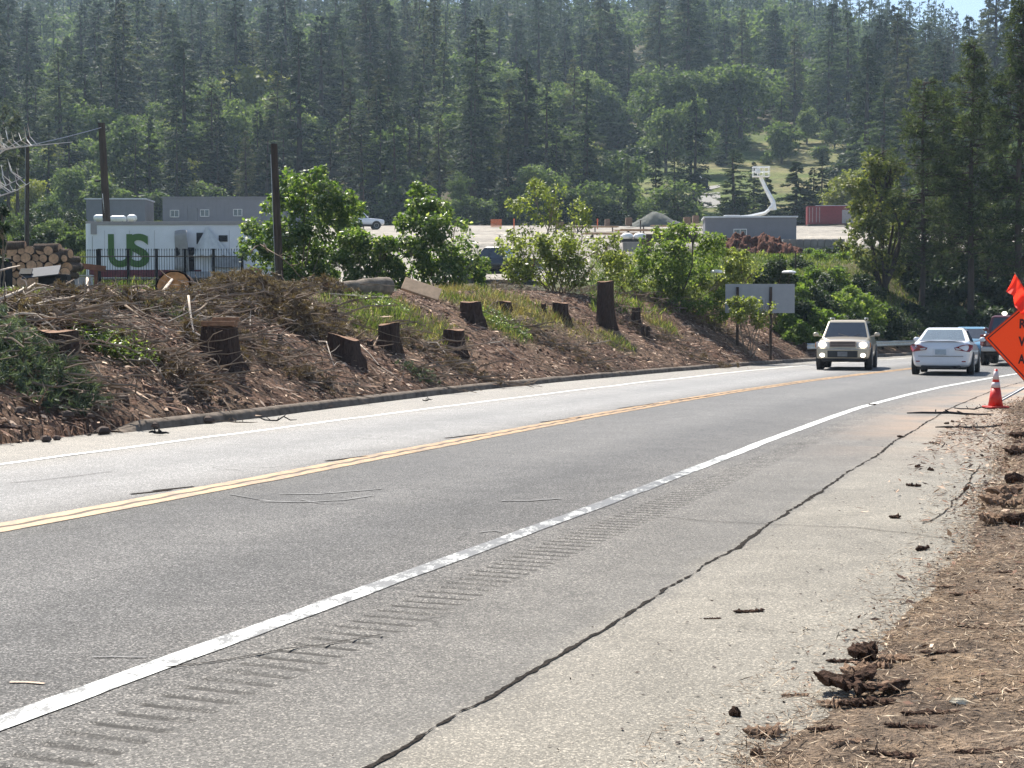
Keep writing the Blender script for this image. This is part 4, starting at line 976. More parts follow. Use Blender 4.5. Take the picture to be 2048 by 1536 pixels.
branch([(530, 600, 1.2), (540, 570, 1.5), (542, 510, 1.9)], .03, "upright pale broken branch before the bare wooden pole", M_TWIGP, 1, 5)
branch([(500, 590, 1.0), (520, 585, 1.2), (560, 600, .9), (600, 605, .5)], .02, "dark forked branch in front of the big brown heap", M_TWIG, 4, 6)
branch([(175, 590, .3), (178, 610, .1)], .04, "short white peeled stick end in the brush", M_TWIGP, 0, 7)
branch([(0, 595, .6), (40, 582, .6)], .03, "grey branch lying by the dark cabinet", M_TWIGP, 0, 8)
branch([(0, 640, .2), (45, 620, .25), (60, 628, .1)], .03, "curved grey branch at the left edge above the green boughs", M_TWIGP, 2, 9)
branch([(60, 645, .15), (110, 630, .2), (150, 625, .2)], .025, "long pale branch lying above the reddish stump", M_TWIGP, 2, 10)
branch([(115, 610, .2), (158, 575, .5)], .03, "branch sticking up right of the dark cabinet", M_TWIG, 1, 11)
branch([(250, 570, .3), (330, 565, .5), (440, 572, .3)], .02, "long arched thin branch in front of the fence", M_TWIG, 3, 12)
branch([(215, 612, .2), (290, 655, .1), (340, 668, .05)], .03, "long dark branch running down the bank from the tangle", M_TWIG, 3, 13)
branch([(250, 640, .2), (330, 690, .05)], .022, "second long dark branch parallel on the bank", M_TWIG, 2, 14)
branch([(720, 705, .05), (760, 738, .05), (800, 775, .05)], .018, "pale thin stick running down from the slanted stump", M_TWIGP, 1, 15)
branch([(598, 748, .03), (615, 738, .03)], .02, "short pale stick low on the bank in the middle left", M_TWIGP, 0, 16)
branch([(610, 640, .2), (620, 662, .05), (625, 640, .3)], .02, "pale twig beside the grass patch", M_TWIGP, 0, 17)
branch([(150, 745, .15), (185, 755, .1), (205, 790, .05)], .018, "drooping green grey twig right of the cut pine boughs", M_TWIG, 2, 18)
branch([(240, 730, .05), (300, 770, .05)], .018, "thin stick on the bank below the green weed patch", M_TWIG, 1, 19)
branch([(660, 605, .1), (780, 610, .1)], .02, "pale thin branch along the front of the grey fallen log", M_TWIGP, 1, 20)
branch([(1480, 655, .03), (1500, 640, .1)], .02, "thin stick near the foot of the sign bushes", M_TWIG, 1, 21)

for i, (x0, y0, x1, y1, w_) in enumerate([(455, 590, 515, 640, .03), (360, 640, 455, 600, .025), (120, 660, 215, 625, .03), (20, 655, 120, 690, .022), (520, 690, 600, 720, .02), (840, 700, 905, 735, .02), (1040, 665, 1100, 690, .025), (640, 700, 668, 745, .02), (255, 745, 340, 790, .022), (960, 700, 1040, 730, .02), (1180, 700, 1260, 715, .022), (30, 615, 110, 585, .035), (265, 585, 320, 612, .035), (430, 560, 500, 590, .03)]):
    branch([(x0, y0, .08), ((x0 + x1) / 2, (y0 + y1) / 2 - 8, .2), (x1, y1, .06)], w_, "crooked branch lying " + ["across the big brown heap", "over the slab topped stump", "above the reddish stump", "through the green boughs", "below the big brown heap", "under the reddish middle stump", "below the squat dark stump", "under the slanted stump", "low on the left bank", "low on the middle bank", "below the tall stump", "by the dark cabinet", "in front of the orange cut log end", "right of the orange cut log end"][i], M_TWIGP if i % 2 else M_GBARK, 4, 40 + i)
# bare white twigged boughs reaching in at the upper left (their trunk stands outside the picture)
def bare_tree():
    g = np.random.default_rng(3); x, y, z = onT(-150, 34); root = empty("bare_tree", (x, y, z - .1), label="leafless tree with white curved twigs at the upper left edge", cat="tree"); b = MB(); t = MB()
    o = np.array([x, y, z - .1]); p = lambda a, b_: tuple(at(a, b_, 34 + g.uniform(-.3, .3)) - o)
    b.tube([(0, 0, -.2), (.1, 0, 2), (.25, 0, 4), (.5, 0, 5.6)], [.16, .13, .09, .05], 8)
    for pts, w in (([(-140, 330), (-60, 310), (0, 298), (60, 292), (145, 284)], .03), ([(-140, 330), (-60, 318), (0, 305), (50, 275)], .025), ([(-140, 430), (-50, 410), (0, 392), (35, 380), (60, 365)], .03), ([(-140, 420), (-40, 395), (10, 372), (45, 355)], .02), ([(-120, 360), (-40, 335), (10, 300), (45, 290)], .018)):
        P = [p(*q) for q in pts]; t.tube(P, list(np.linspace(w, .006, len(P))), 5, False)
        for k in range(7):
            u = g.uniform(.35, .98) * (len(pts) - 1); i = int(u); q = np.array(pts[i]) * (1 - (u - i)) + np.array(pts[min(i + 1, len(pts) - 1)]) * (u - i)
            dx = g.uniform(-28, -8); dy = g.uniform(-45, -20); t.tube([p(q[0], q[1]), p(q[0] + dx * .75, q[1] + dy * .4), p(q[0] + dx, q[1] + dy)], [.012, .01, .004], 4, False)
    b.build("trunk", M_BARK, root); t.build("boughs", simple("white_bare_twigs", (.62, .6, .56), .8, var=.2), root)
bare_tree()
bush_px("edge_bush", [(-20, 430, 25), (-5, 480, 18), (-15, 520, 20), (2, 455, 12)], 44, F_DSHRUB, "dark green bush just showing at the left edge above the log pile", 3500, .12, .6, 77)

# ------------------------------------------------------------------ litter, grass
def surf_bank(s, d):
    x, y = road_pt(s, oK(s) + .25 + d); return x, y, bank_z(x, y, s, d)
def litter_bank():
    g = np.random.default_rng(17); n = 130000
    s = 12 + 60 * g.uniform(0, 1, n) ** 1.25; d = g.uniform(-.1, 9, n); x, y, z = surf_bank(s, d)
    clump = fbm(x * 1.8, y * 1.8, 3, 101); gr = green_at(x, y); keep = (clump > g.uniform(-1.0, .45, n)) & (g.random(n) > gr * .7) & (g.random(n) < np.clip((11 - d) / 5, .1, 1))
    s, d, x, y, z = [q[keep] for q in (s, d, x, y, z)]; n = len(x)
    th = np.interp(s, _s, _th); dn = np.stack([np.cos(th), -np.sin(th), np.full(n, -.5)], 1)      # down the slope
    dr = unit(dn + g.normal(0, .75, (n, 3)) * np.array([1, 1, .45])); nr = unit(np.array([0, -.25, 1]) + g.normal(0, .4, (n, 3)))
    L = g.choice([.06, .11, .18, .36], n, p=[.36, .33, .22, .09]) * g.uniform(.6, 1.4, n); W = L * np.where(L > .2, .1, g.uniform(.18, .5, n))
    V, F = leaf_quads(np.stack([x, y, z + g.uniform(.005, .05, n)], 1), dr, nr, L, W)
    m = foliage("bark_chips", (.045, .026, .02), (.26, .155, .108), (.70, .52, .38), trans=0, rough=.9, spec=.15, objvar=0)
    o = mesh_np("bark_litter", V, F, m); tag(o, "reddish brown bark chips and splinters covering the road bank", "litter", kind="stuff")
    n = 1000; s = 14 + 50 * g.uniform(0, 1, n) ** 1.3; d = g.uniform(0, 7, n); x, y, z = surf_bank(s, d); th = np.interp(s, _s, _th); b = MB()
    for i in range(n):
        l = g.uniform(.25, 1.1); dd = np.array([math.cos(th[i]), -math.sin(th[i]), -.5]) + g.normal(0, .45, 3) * np.array([1, 1, .25]); dd /= np.linalg.norm(dd); p = np.array([x[i], y[i], z[i] + .04])
        w = g.uniform(.005, .016); b.tube([tuple(p), tuple(p + dd * l * .5 + g.normal(0, .02, 3)), tuple(p + dd * l)], [w, w * .8, w * .4], 4, False)
    o = b.build("twig_litter", M_TWIG); tag(o, "thin dry twigs strewn all over the road bank", "twigs", kind="stuff")
    # clods along the foot, left of the kerb
    g2 = random.Random(4); b = MB()
    for i in range(260):
        s_ = g2.uniform(10, 24) if i < 150 else g2.uniform(22, 60); x_, y_ = road_pt(s_, float(oK(s_)) + (g2.uniform(-.12, .9) if s_ < 22.5 else g2.uniform(.35, .8))); r = g2.uniform(.03, .11) if s_ < 23 else g2.uniform(.02, .06); zz = Tz(float(x_), float(y_)) + r * .4
        b.lathe([(r * .5, -r * .5), (r, 0), (r * .7, r * .5), (r * .2, r * .7)], 7, (float(x_), float(y_), zz), jit=.25)
    o = b.build("soil_clods", simple("dark_clods", (.085, .058, .045), .95, var=.4, scale=8, bp=.6)); tag(o, "dark soil clods and bark lumps along the foot of the bank", "clods", kind="stuff")
litter_bank()
def pale_slash():
    g = np.random.default_rng(77); b = MB()
    for i in range(300):
        px = g.choice([g.uniform(0, 640), g.uniform(0, 420), g.uniform(940, 1420)], p=[.45, .35, .2]); py = g.uniform(585, 690) if px < 640 else g.uniform(580, 640)
        p = on_bank(px, py, g.uniform(.02, .35 if px > 330 else .16)); l = g.uniform(.2, .9); d = rdir(g, 1)[0] * np.array([1, .8, .45]); w = g.uniform(.004, .012); b.tube([tuple(p), tuple(p + d * l * .5 + g.normal(0, .05, 3)), tuple(p + d * l + g.normal(0, .05, 3))], [w, w * .8, w * .4], 4, False)
    o = b.build("pale_twigs", M_TWIGP); tag(o, "pale dry twigs tangled through the brush heaps of the bank", "twigs", kind="stuff")
pale_slash()
def sawdust():
    g = np.random.default_rng(91); P = []
    for x, y, r in STUMPS:
        n = int(260 * min(1, r * 2.5)); a = g.uniform(0, 6.28, n); u = r * (1.0 + np.abs(g.exponential(.45, n))); P.append(np.c_[x + u * np.cos(a), y + u * np.sin(a)])
    P = np.concatenate(P); s, d = road_sd(P[:, 0], P[:, 1]); z = bank_z(P[:, 0], P[:, 1], s, d - oK(s) - .25) + g.uniform(.005, .04, len(P)); L_ = g.uniform(.02, .08, len(P))
    V, F = leaf_quads(np.c_[P, z], unit(g.normal(0, 1, (len(P), 3)) * np.array([1, 1, .4])), unit(np.array([0, -.2, 1]) + g.normal(0, .4, (len(P), 3))), L_, L_ * .45)
    o = mesh_np("sawdust", V, F, foliage("sawdust_chips", (.25, .16, .09), (.5, .34, .2), (.7, .52, .34), trans=0, rough=.9, spec=.1, objvar=0)); tag(o, "pale sawdust and wood chips round the feet of the stumps", "sawdust", kind="stuff")
sawdust()
def blades(name, C, mat, L, W, label, g, spread=.45, up=1.):
    n = len(C); d = unit(np.stack([g.normal(0, spread, n), g.normal(0, spread, n), np.full(n, up)], 1)); V, F = leaf_quads(C, d, rdir(g, n), L, W)
    o = mesh_np(name, V, F, mat); tag(o, label, "grass", kind="stuff")
def grass():
    g = np.random.default_rng(23); n = 240000
    s = 14 + 56 * g.uniform(0, 1, n) ** 1.1; d = g.uniform(.3, 11, n); x, y = road_pt(s, oK(s) + .25 + d)
    k = green_at(x, y) > g.uniform(.25, 1.1, n); s, d, x, y = s[k], d[k], x[k], y[k]; z = bank_z(x, y, s, d); C = np.stack([x, y, z], 1)
    dist = np.clip((y - 20) / 40, 0, 1); L = (.13 + .17 * dist) * g.uniform(.6, 1.4, len(x)) * (1 + .5 * np.clip(fbm(x, y, 2, 9), -.5, 1)); W = .012 + .016 * dist
    dry = (fbm(x * .5, y * .5, 3, 88) + .45 * (y > 40)) > g.uniform(-.2, .9, len(x))
    blades("green_grass", C[~dry], F_GRASS, L[~dry], W[~dry], "green grass growing in patches on the road bank", g)
    blades("dry_grass", C[dry], F_DRY, L[dry], W[dry], "yellow dry grass among the stumps of the bank", g, .7)
    # weeds with broad leaves at the left
    n = 9000; c = [(on_bank(228, 700), .75), (on_bank(205, 690), .5), (on_bank(60, 598), 1.1), (on_bank(440, 605), .6), (on_bank(750, 610), .9), (on_bank(1010, 655), .8)]; P = []
    for i in range(n):
        q, r = c[int(g.integers(0, len(c)))]; a = g.uniform(0, 6.28); u = r * math.sqrt(g.random()); P.append((q[0] + u * math.cos(a), q[1] + u * math.sin(a)))
    P = np.array(P); s, d = road_sd(P[:, 0], P[:, 1]); z = bank_z(P[:, 0], P[:, 1], s, d - oK(s) - .25) + g.uniform(0, .18, n)
    V, F = leaf_quads(np.c_[P, z], unit(g.normal(0, 1, (n, 3)) * np.array([1, 1, .4])), unit(np.array([0, 0, 1]) + g.normal(0, .4, (n, 3))), g.uniform(.05, .1, n), .035)
    o = mesh_np("low_weeds", V, F, F_MAPLE); tag(o, "bright green low weeds in small patches on the bank", "weeds", kind="stuff")
    # rank grass and bramble beyond the crest and on the right slope
    n = 90000; px = g.uniform(1180, 1900, n); Yv = g.uniform(46, 104, n); x = (px - 1024) / FPX * Yv; s, d = road_sd(x, Yv); k = (d - oK(s) > 3.5) & (fbm(x / 3, Yv / 3, 3, 61) > g.uniform(-.9, .5, n)); x, Yv = x[k], Yv[k]
    z = T(x, Yv); blades("slope_grass", np.stack([x, Yv, z], 1), F_GRASS, g.uniform(.12, .36, len(x)), .05, "rank green grass covering the slope right of the sign back", g, .5)
    n = 60000; px = g.uniform(-20, 340, n); Yv = g.uniform(60, 200, n) ; x = (px - 1024) / FPX * Yv; k = fbm(x / 5, Yv / 5, 3, 62) > g.uniform(-.9, .6, n); x, Yv = x[k], Yv[k]; z = T(x, Yv)
    blades("meadow_grass", np.stack([x, Yv, z], 1), F_GRASS, g.uniform(.4, 1.0, len(x)), .1, "tall meadow grass left of the white trailer", g, .5)
grass()
def verge_litter():
    g = np.random.default_rng(29)
    def pts(n, s0, s1, e0, e1, pw=1.5):
        s = s0 + (s1 - s0) * g.uniform(0, 1, n) ** pw; e = np.where(g.random(n) < .05, -.5 * g.random(n) ** 2, e0 + (e1 - e0) * g.uniform(0, 1, n) ** 1.2); d = edge_off(s) - e; x, y = road_pt(s, d); return s, e, d, x, y, np.maximum(verge_z(x, y, s, d), rz(x, y) * (e < .1) + .003)
    n = 200000; s, e, d, x, y, z = pts(n, 4.2, 34, -.15, 4.5, 2.2); k = fbm(x * 2, y * 2, 3, 7) > g.uniform(-1, .3, n); x, y, z = x[k], y[k], z[k]; n = len(x)
    V, F = leaf_quads(np.stack([x, y, z + g.uniform(.002, .012, n)], 1), unit(g.normal(0, 1, (n, 3)) * np.array([1, 1, .22])), unit(np.array([0, 0, 1]) + g.normal(0, .5, (n, 3))), g.uniform(.03, .09, n), np.where(y < 12, .0042, .006))
    m = foliage("straw_needles", (.10, .07, .05), (.34, .24, .16), (.66, .54, .39), trans=0, rough=.85, spec=.2, objvar=0)
    o = mesh_np("pine_straw", V, F, m); tag(o, "tan and orange pine needles covering the right verge", "pine straw", kind="stuff")
    n = 60000; s, e, d, x, y, z = pts(n, 4.2, 36, -.25, 4.5, 2); k = fbm(x * 3, y * 3, 3, 8) > g.uniform(-.7, .6, n); x, y, z = x[k], y[k], z[k]; n = len(x)
    L = g.choice([.015, .03, .05, .09], n, p=[.45, .33, .17, .05]) * g.uniform(.7, 1.4, n) * np.clip(y / 14, .4, 1)
    V, F = leaf_quads(np.stack([x, y, z + g.uniform(.003, .02, n)], 1), unit(g.normal(0, 1, (n, 3)) * np.array([1, 1, .3])), unit(np.array([0, 0, 1]) + g.normal(0, .45, (n, 3))), L, L * g.uniform(.2, .6, n))
    o = mesh_np("bark_crumbs", V, F, MATS["bark_chips"]); tag(o, "dark bark crumbs mixed into the needles of the right verge", "litter", kind="stuff")
    # crumbs blown over the asphalt shoulder
    n = 1500; s = 4 + 32 * g.uniform(0, 1, n) ** 1.4; d = -3.0 - 1.9 * g.uniform(0, 1, n) ** .5; x, y = road_pt(s, d); L = g.uniform(.008, .035, n)
    V, F = leaf_quads(np.stack([x, y, rz(x, y) + .006], 1), unit(g.normal(0, 1, (n, 3)) * np.array([1, 1, .1])), unit(np.array([0, 0, 1]) + g.normal(0, .3, (n, 3))), L, L * g.uniform(.2, .6, n))
    o = mesh_np("shoulder_crumbs", V, F, simple("dark_crumb", (.05, .035, .028), .9, var=.5)); tag(o, "small dark crumbs scattered over the pale shoulder", "litter", kind="stuff")
verge_litter()
# ------------------------------------------------------------------ yard: buildings, trailer, poles, fence, stacks
def win(root, c, w_, h_, M3, name="window"):
    """sliding window: frame with pane and mullion, face towards local -y"""
    f = MB(); t = .05
    for dx, dz, a, b in ((0, h_ / 2, w_ + t, t), (0, -h_ / 2, w_ + t, t), (-w_ / 2, 0, t, h_), (w_ / 2, 0, t, h_), (0, 0, t * .8, h_)):
        f.box((c[0] + dx, c[1] - .03, c[2] + dz), (a, .06, b))
    fo = f.build(name, M_WWHITE, root); p = MB(); p.box((c[0], c[1] - .008, c[2]), (w_, .016, h_)); p.build("pane", M_WIN, fo); return fo
M_GREYW = simple("grey_panel_siding", (.20, .205, .225), .7, var=.07, scale=1.5, spec=.3)
M_ROOFW = simple("pale_roof_edge", (.62, .64, .66), .5, var=.1)
def office(pxa, pxb, top, Y, label, wins, doors, dpt=3.6, hh=3.0, white=True, rot=0., seams=()):
    a = at(pxa, top, Y); b_ = at(pxb, top, Y); W_ = b_[0] - a[0]; cx = (a[0] + b_[0]) / 2; zt = a[2]
    root = empty("office_building", (cx, Y, zt - hh), rot, label, "building")
    w_ = MB(); w_.box((0, dpt / 2, hh / 2 - .05), (W_, dpt, hh - .1))
    for s_ in seams: w_.box((s_ * W_, -.012, hh / 2 - .06), (.05, .03, hh - .12))
    n = int(W_ / .4)
    for i in range(1, n): w_.box((-W_ / 2 + i * W_ / n, -.006, hh / 2 - .08), (.018, .014, hh - .3))
    w_.build("wall", M_GREYW, root)
    r = MB(); r.box((0, dpt / 2, hh - .03), (W_ + .24, dpt + .24, .12)); r.build("roof", M_ROOFW if white else M_GREYW, root)
    for u, wd, hg, z in wins: win(root, ((u - .5) * W_, 0, z), wd, hg, None)
    for u in doors:
        d = MB(); d.box(((u - .5) * W_, -.03, 1.05), (.92, .06, 2.1)); do = d.build("door", simple("grey_door", (.18, .185, .2), .6, var=.06), root)
        k = MB(); k.lathe([(.03, -.09), (.035, -.05)], 8, ((u - .5) * W_ + .36, 0, 1.0), axis='y'); k.build("handle", M_STEEL, do)
    return root
office(172, 290, 397, 150, "shorter grey office building with white roof edge, left one of the two", [], [], seams=(.28,), hh=3.2)
office(325, 606, 394, 150, "long grey office building with three small white windows left of the maple bush", [(.085, .85, .65, 1.55), (.30, .85, .65, 1.6), (.535, .85, .65, 1.65)], [.215], white=False, hh=3.2)
ob = office(1411, 1592, 433, 120, "single grey office building with one window in front of the lift", [(.385, 1.0, .68, 1.35)], [], hh=2.7, dpt=3.4, rot=R(-4))

# white trailer with letters
M_TRW = simple("white_trailer_skin", (.80, .80, .82), .5, var=.06, scale=1.3)
M_TAUPE = simple("taupe_trim", (.34, .31, .30), .6, var=.08)
M_GRN = simple("green_letter_vinyl", (.05, .14, .02), .5, var=.06)
def text_obj(name, body, size, mat, parent, loc, rot, offset=0., ext=.004, align='LEFT', sx=1., space=1.):
    c = bpy.data.curves.new(name, 'FONT'); c.body = body; c.size = size; c.extrude = ext; c.offset = offset; c.align_x = align; c.space_character = space
    t = bpy.data.objects.new("tmp_text", c); S.collection.objects.link(t); dg = bpy.context.evaluated_depsgraph_get(); me = bpy.data.meshes.new_from_object(t.evaluated_get(dg)); bpy.data.objects.remove(t)
    me.name = name; me.materials.clear(); me.materials.append(mat); o = bpy.data.objects.new(name, me); link(o); o.parent = parent; o.location = loc; o.rotation_euler = rot; o.scale = (sx, 1, 1); return o
def trailer():
    Y = 72.; a = at(166, 444, Y); b_ = at(585, 447, Y); W_ = b_[0] - a[0]; cx = (a[0] + b_[0]) / 2; gz = Tz(cx, Y); zt = a[2]; H_ = zt - gz
    root = empty("cargo_trailer", (cx, Y, gz), R(-1.5), "long white truck trailer with big green letters and a torn open side", "trailer")
    z0 = 1.0; b = MB(); n = 8; prof = []      # rounded front corners in plan
    r = .34
    for (sx, sy, a0) in ((1, 1, 0), (-1, 1, 90), (-1, -1, 180), (1, -1, 270)):
        for k in range(n): an = R(a0 + 90 * k / (n - 1)); prof.append((sx * (W_ / 2 - r) + r * math.cos(an), sy * (1.25 - r) + 1.25 + r * math.sin(an)))
    m = len(prof); P = [(x, y, z0) for x, y in prof] + [(x, y, H_ - .06) for x, y in prof]
    b.poly(P, [[i, (i + 1) % m, m + (i + 1) % m, m + i] for i in range(m)] + [list(range(m))[::-1], list(range(m, 2 * m))]); b.build("body", M_TRW, root)
    t = MB(); t.box((.1, -.015, H_ - .06), (W_ - .5, .06, .16)); t.box((-W_ / 2 + .48, -.02, H_ - .30), (.28, .06, .55)); t.box((0, 1.25, H_), (W_ - .1, 2.3, .08)); t.box((-W_ / 2 + .40, -.004, 2.0), (.02, .02, 2.0)); [t.box((-W_ / 2 + 1.0 + 1.2 * q, -.002, H_ / 2 + .35), (.012, .012, H_ - 1.5)) for q in range(8)]; t.build("trim", M_TAUPE, root)
    def lx(px): return at(px, 500, Y)[0] - cx
    def lz(py): return at(300, py, Y)[2] - gz
    hgt = lz(467) - lz(532)
    text_obj("letter", "U", hgt * 1.36, M_GRN, root, (lx(213), -.03, lz(531)), (R(90), 0, 0), .065, sx=.86)
    text_obj("letter", "S", hgt * 1.36, M_GRN, root, (lx(252), -.045, lz(531)), (R(90), 0, 0), .062, sx=1.16)
    st = MB(); st.box((lx(290), -.01, z0 + .22), (lx(400) - lx(175), .03, .36)); st.build("lower_stripe", simple("maroon_stripe", (.16, .03, .04), .6, var=.4, scale=3), root)
    op = MB(); op.box((lx(404), -.012, lz(477)), (.5, .04, .55)); op.box((lx(447), -.012, lz(477)), (.42, .04, .3)); op.box((lx(370), -.012, lz(520)), (.9, .03, 1.2)); op.build("torn_opening", simple("dark_interior", (.03, .03, .035), .9, var=.3), root)
    # peeled skin: a curled sheet standing off the side
    g = np.random.default_rng(2); us = np.linspace(0, 1, 14); vs = np.linspace(0, 1, 8); V = []
    for v in vs:
        for u in us:
            an = u * 2.3; V.append((lx(350) + .35 * math.sin(an) * (1 + .2 * v) + u * .45, -.03 - .38 * (1 - math.cos(an)) * (1 - .4 * v) - .04 * math.sin(9 * v), lz(462) + (lz(545) - lz(462)) * v + .05 * math.sin(5 * u)))
    pe = mesh_np("peeled_skin", np.array(V), grid_faces(8, 14), simple("pale_grey_skin", (.36, .34, .33), .6, var=.12), root, smooth=True)
    sm = pe.modifiers.new("thick", 'SOLIDIFY'); sm.thickness = .01
    V = []
    top_ = (lx(415), -.35, lz(455))
    for i in range(12):
        for k in range(16):
            an = R(195 + 150 * k / 15); rr = .05 + .85 * (i / 11) ** 1.1; fold = 1 + .14 * math.sin(k * 2.1 + i * .3)
            V.append((top_[0] + .25 * (i / 11) + rr * math.cos(an) * fold, top_[1] + .25 + rr * .55 * math.sin(an) * fold, top_[2] - 1.35 * (i / 11) + .05 * math.sin(k * 1.7)))
    ta = mesh_np("torn_tarp", np.array(V), grid_faces(12, 16), simple("white_tarp", (.66, .65, .62), .7, var=.12), root, smooth=True)
    sk = MB(); sk.box((lx(430), -.25, 1.15), (2.6, .5, .3)); sk.box((lx(455), -.28, 1.75), (1.4, .3, .5)); sk.build("torn_panel", simple("grey_torn_metal", (.3, .31, .33), .6, var=.3, scale=3), root)
    ch = MB(); ch.box((0, 1.25, .85), (W_ - 1, 1.0, .25)); ch.build("chassis", M_DARK, root)
    for sx in (W_ / 2 - 1.6, W_ / 2 - 2.9):
        for sy in (.35, 2.15):
            w_ = MB(); w_.lathe([(.3, -.13), (.46, -.13), (.5, -.08), (.5, .08), (.46, .13), (.3, .13)], 20, (sx, sy, .5), axis='y'); w_.build("wheel", M_TYRE, root)
    for sy in (.5, 2.0):
        l = MB(); l.box((-W_ / 2 + 2.0, sy, .45), (.15, .15, .9)); l.build("support_leg", M_DARK, root)
trailer()
# white tanks behind the trailer roof
def tank(px, py, wpx, Y, label, vert=False):
    c = at(px, py, Y); r = .32; L_ = wpx / FPX * Y; root = empty("gas_tank", (c[0], Y, c[2] - r), label=label, cat="tank", group=None); b = MB()
    n = 7; pr_ = [(r * math.sin(math.pi / 2 * k / n), -L_ / 2 + r * (1 - math.cos(math.pi / 2 * k / n)) - 0) for k in range(1, n + 1)]; pr2 = [(a, -z) for a, z in pr_[::-1]]
    b.lathe(pr_ + pr2, 16, (0, 0, r), axis='x'); b.build("shell", M_WWHITE, root, smooth=True)
    gz = Tz(c[0], Y) - (c[2] - r)
    s_ = MB()
    for sx in (-L_ * .3, L_ * .3): s_.box((sx, 0, gz / 2 + .08), (.14, .5, abs(gz) + .1))
    s_.build("stand", M_STEEL, root)
tank(236, 438, 34, 139, "longest white tank showing above the trailer roof right of the leaning pole")
tank(199, 436, 24, 141, "white tank above the trailer roof just left of the leaning pole")
tank(264, 436, 20, 141, "short white tank at the right end of the tank row above the trailer")

# poles
def pole(px0, top, px1, py1, Y, w, label, extra=False):
    a = at(px0, top, Y); q = at(px1, py1, Y); gz = Tz(q[0], Y); k = (q[0] - a[0]) / (a[2] - q[2]); base = np.array([q[0] + k * (q[2] - gz), Y, gz]); r = w / 2 / FPX * Y
    root = empty("utility_pole", tuple(base), label=label, cat="pole"); b = MB(); d = a - base
    b.tube([tuple(d * t) for t in (-.08, .25, .5, .75, 1)], [r * 1.12, r * 1.06, r, r * .94, r * .88], 14); b.build("shaft", M_POLE, root, smooth=False)
    if extra:
        l = MB(); p = at(197, 362, Y) - base; q2 = at(206, 362, Y) - base; l.tube([tuple(q2 + np.array([0, -.1, .0])), tuple(p + np.array([0, -.1, .03]))], .025, 6); l.lathe([(.05, .07), (.13, .0), (.14, -.05), (.05, -.08)], 10, tuple(p + np.array([-.05, -.12, 0]))); l.build("lamp_head", M_DARK, root)
        s_ = MB(); s_.tube([tuple(at(207, 388, Y) - base + np.array([0, -.16, 0])), tuple(at(213, 452, Y) - base + np.array([0, -.17, 0]))], .03, 6); s_.build("conduit", M_WWHITE, root)
    else:
        s_ = MB(); c0 = d * .15 + np.array([-r * 1.05, -.02, 0]); c1 = d * .93 + np.array([-r * .95, -.02, 0]); s_.tube([tuple(c0), tuple(c1)], .015, 5); s_.build("ground_wire", M_STEEL, root)
    return root
pole(203, 246, 213, 436, 82, 15, "dark leaning pole with a small lamp rising behind the white trailer", True)
pole(548, 288, 558, 530, 52, 15, "bare brown wooden pole in front of the largest maple bush")
pole(55, 272, 54, 500, 88, 8, "thin dark pole at the far left above the stacked logs")
def cable():
    b = MB(); pts = []
    for t in np.linspace(0, 1, 20):
        px = -260 + 462 * t; py = 325 - 70 * t + 46 * 4 * t * (1 - t) * .35; Yc = 38 + 22 * t; pts.append(tuple(at(px, py, Yc)))
    b.tube(pts, .012, 5); o = b.build("overhead_cable", M_STEEL); tag(o, "thin overhead cable running left from the dark leaning pole", "cable")
cable()
for px, tp, bt, Yb, lb in ((20, 330, 470, 150, "thin bare trunk at the far left, nearest to the picture edge"), (38, 340, 490, 140, "thin bare trunk between the left edge and the thin left pole")):
    x, y, z = onT(px, Yb); h = at(px, tp, Yb)[2] - z; root = empty("slim_tree", (x, y, z), label=lb, cat="tree"); b = MB(); b.tube([(0, 0, -.3), (.1, 0, h * .5), (.05, 0, h)], [.2, .17, .1], 8); b.build("trunk", M_TRUNK, root)
    V, F = conifer_leaves(np.random.default_rng(px), h * 1.9, 2.6, bare=.5, nb=60, q=10, L=.9); mesh_np("crown", V, F, F_CONB, root)

# iron fence
def fence(pa, pb, Y0, Y1, top, nump, spacing, label):
    A = at(pa, top, Y0); B_ = at(pb, top, Y1); root = empty("iron_fence", (A[0], A[1], Tz(A[0], A[1])), label=label, cat="fence"); o = np.array(root.location)
    D = B_ - A; L_ = np.hypot(D[0], D[1]); u = D / L_
    for k in range(nump + 1):
        p = A + D * k / nump; g_ = Tz(p[0], p[1]); m = MB(); m.box((p[0] - o[0], p[1] - o[1], (p[2] + .05 + g_ - .2) / 2 - o[2]), (.10, .10, p[2] + .05 - g_ + .2)); m.box((p[0] - o[0], p[1] - o[1], p[2] + .07 - o[2]), (.13, .13, .04)); m.build("post", M_DARK, root)
    for k in range(nump):
        p = A + D * k / nump; q = A + D * (k + 1) / nump; m = MB()
        for dz in (-.22, -1.15, -1.8): m.tube([tuple(p + [0, 0, dz] - o), tuple(q + [0, 0, dz] - o)], .022, 4)
        n = int(np.linalg.norm(q - p) / spacing)
        for i in range(1, n): c = p + (q - p) * i / n - o; m.tube([(c[0], c[1], c[2] + .02), (c[0], c[1], c[2] - 2.05)], .010, 4); m.lathe([(.014, .02), (.02, .05), (.002, .11)], 4, tuple(c))
        m.build("picket_panel", M_DARK, root)
fence(199, 484, 61, 61, 502, 5, .105, "black iron fence with close pickets in front of the lettered trailer")
fence(95, 196, 66, 61.3, 503, 2, .19, "black iron fence section with wide spaced pickets between log pile and trailer")

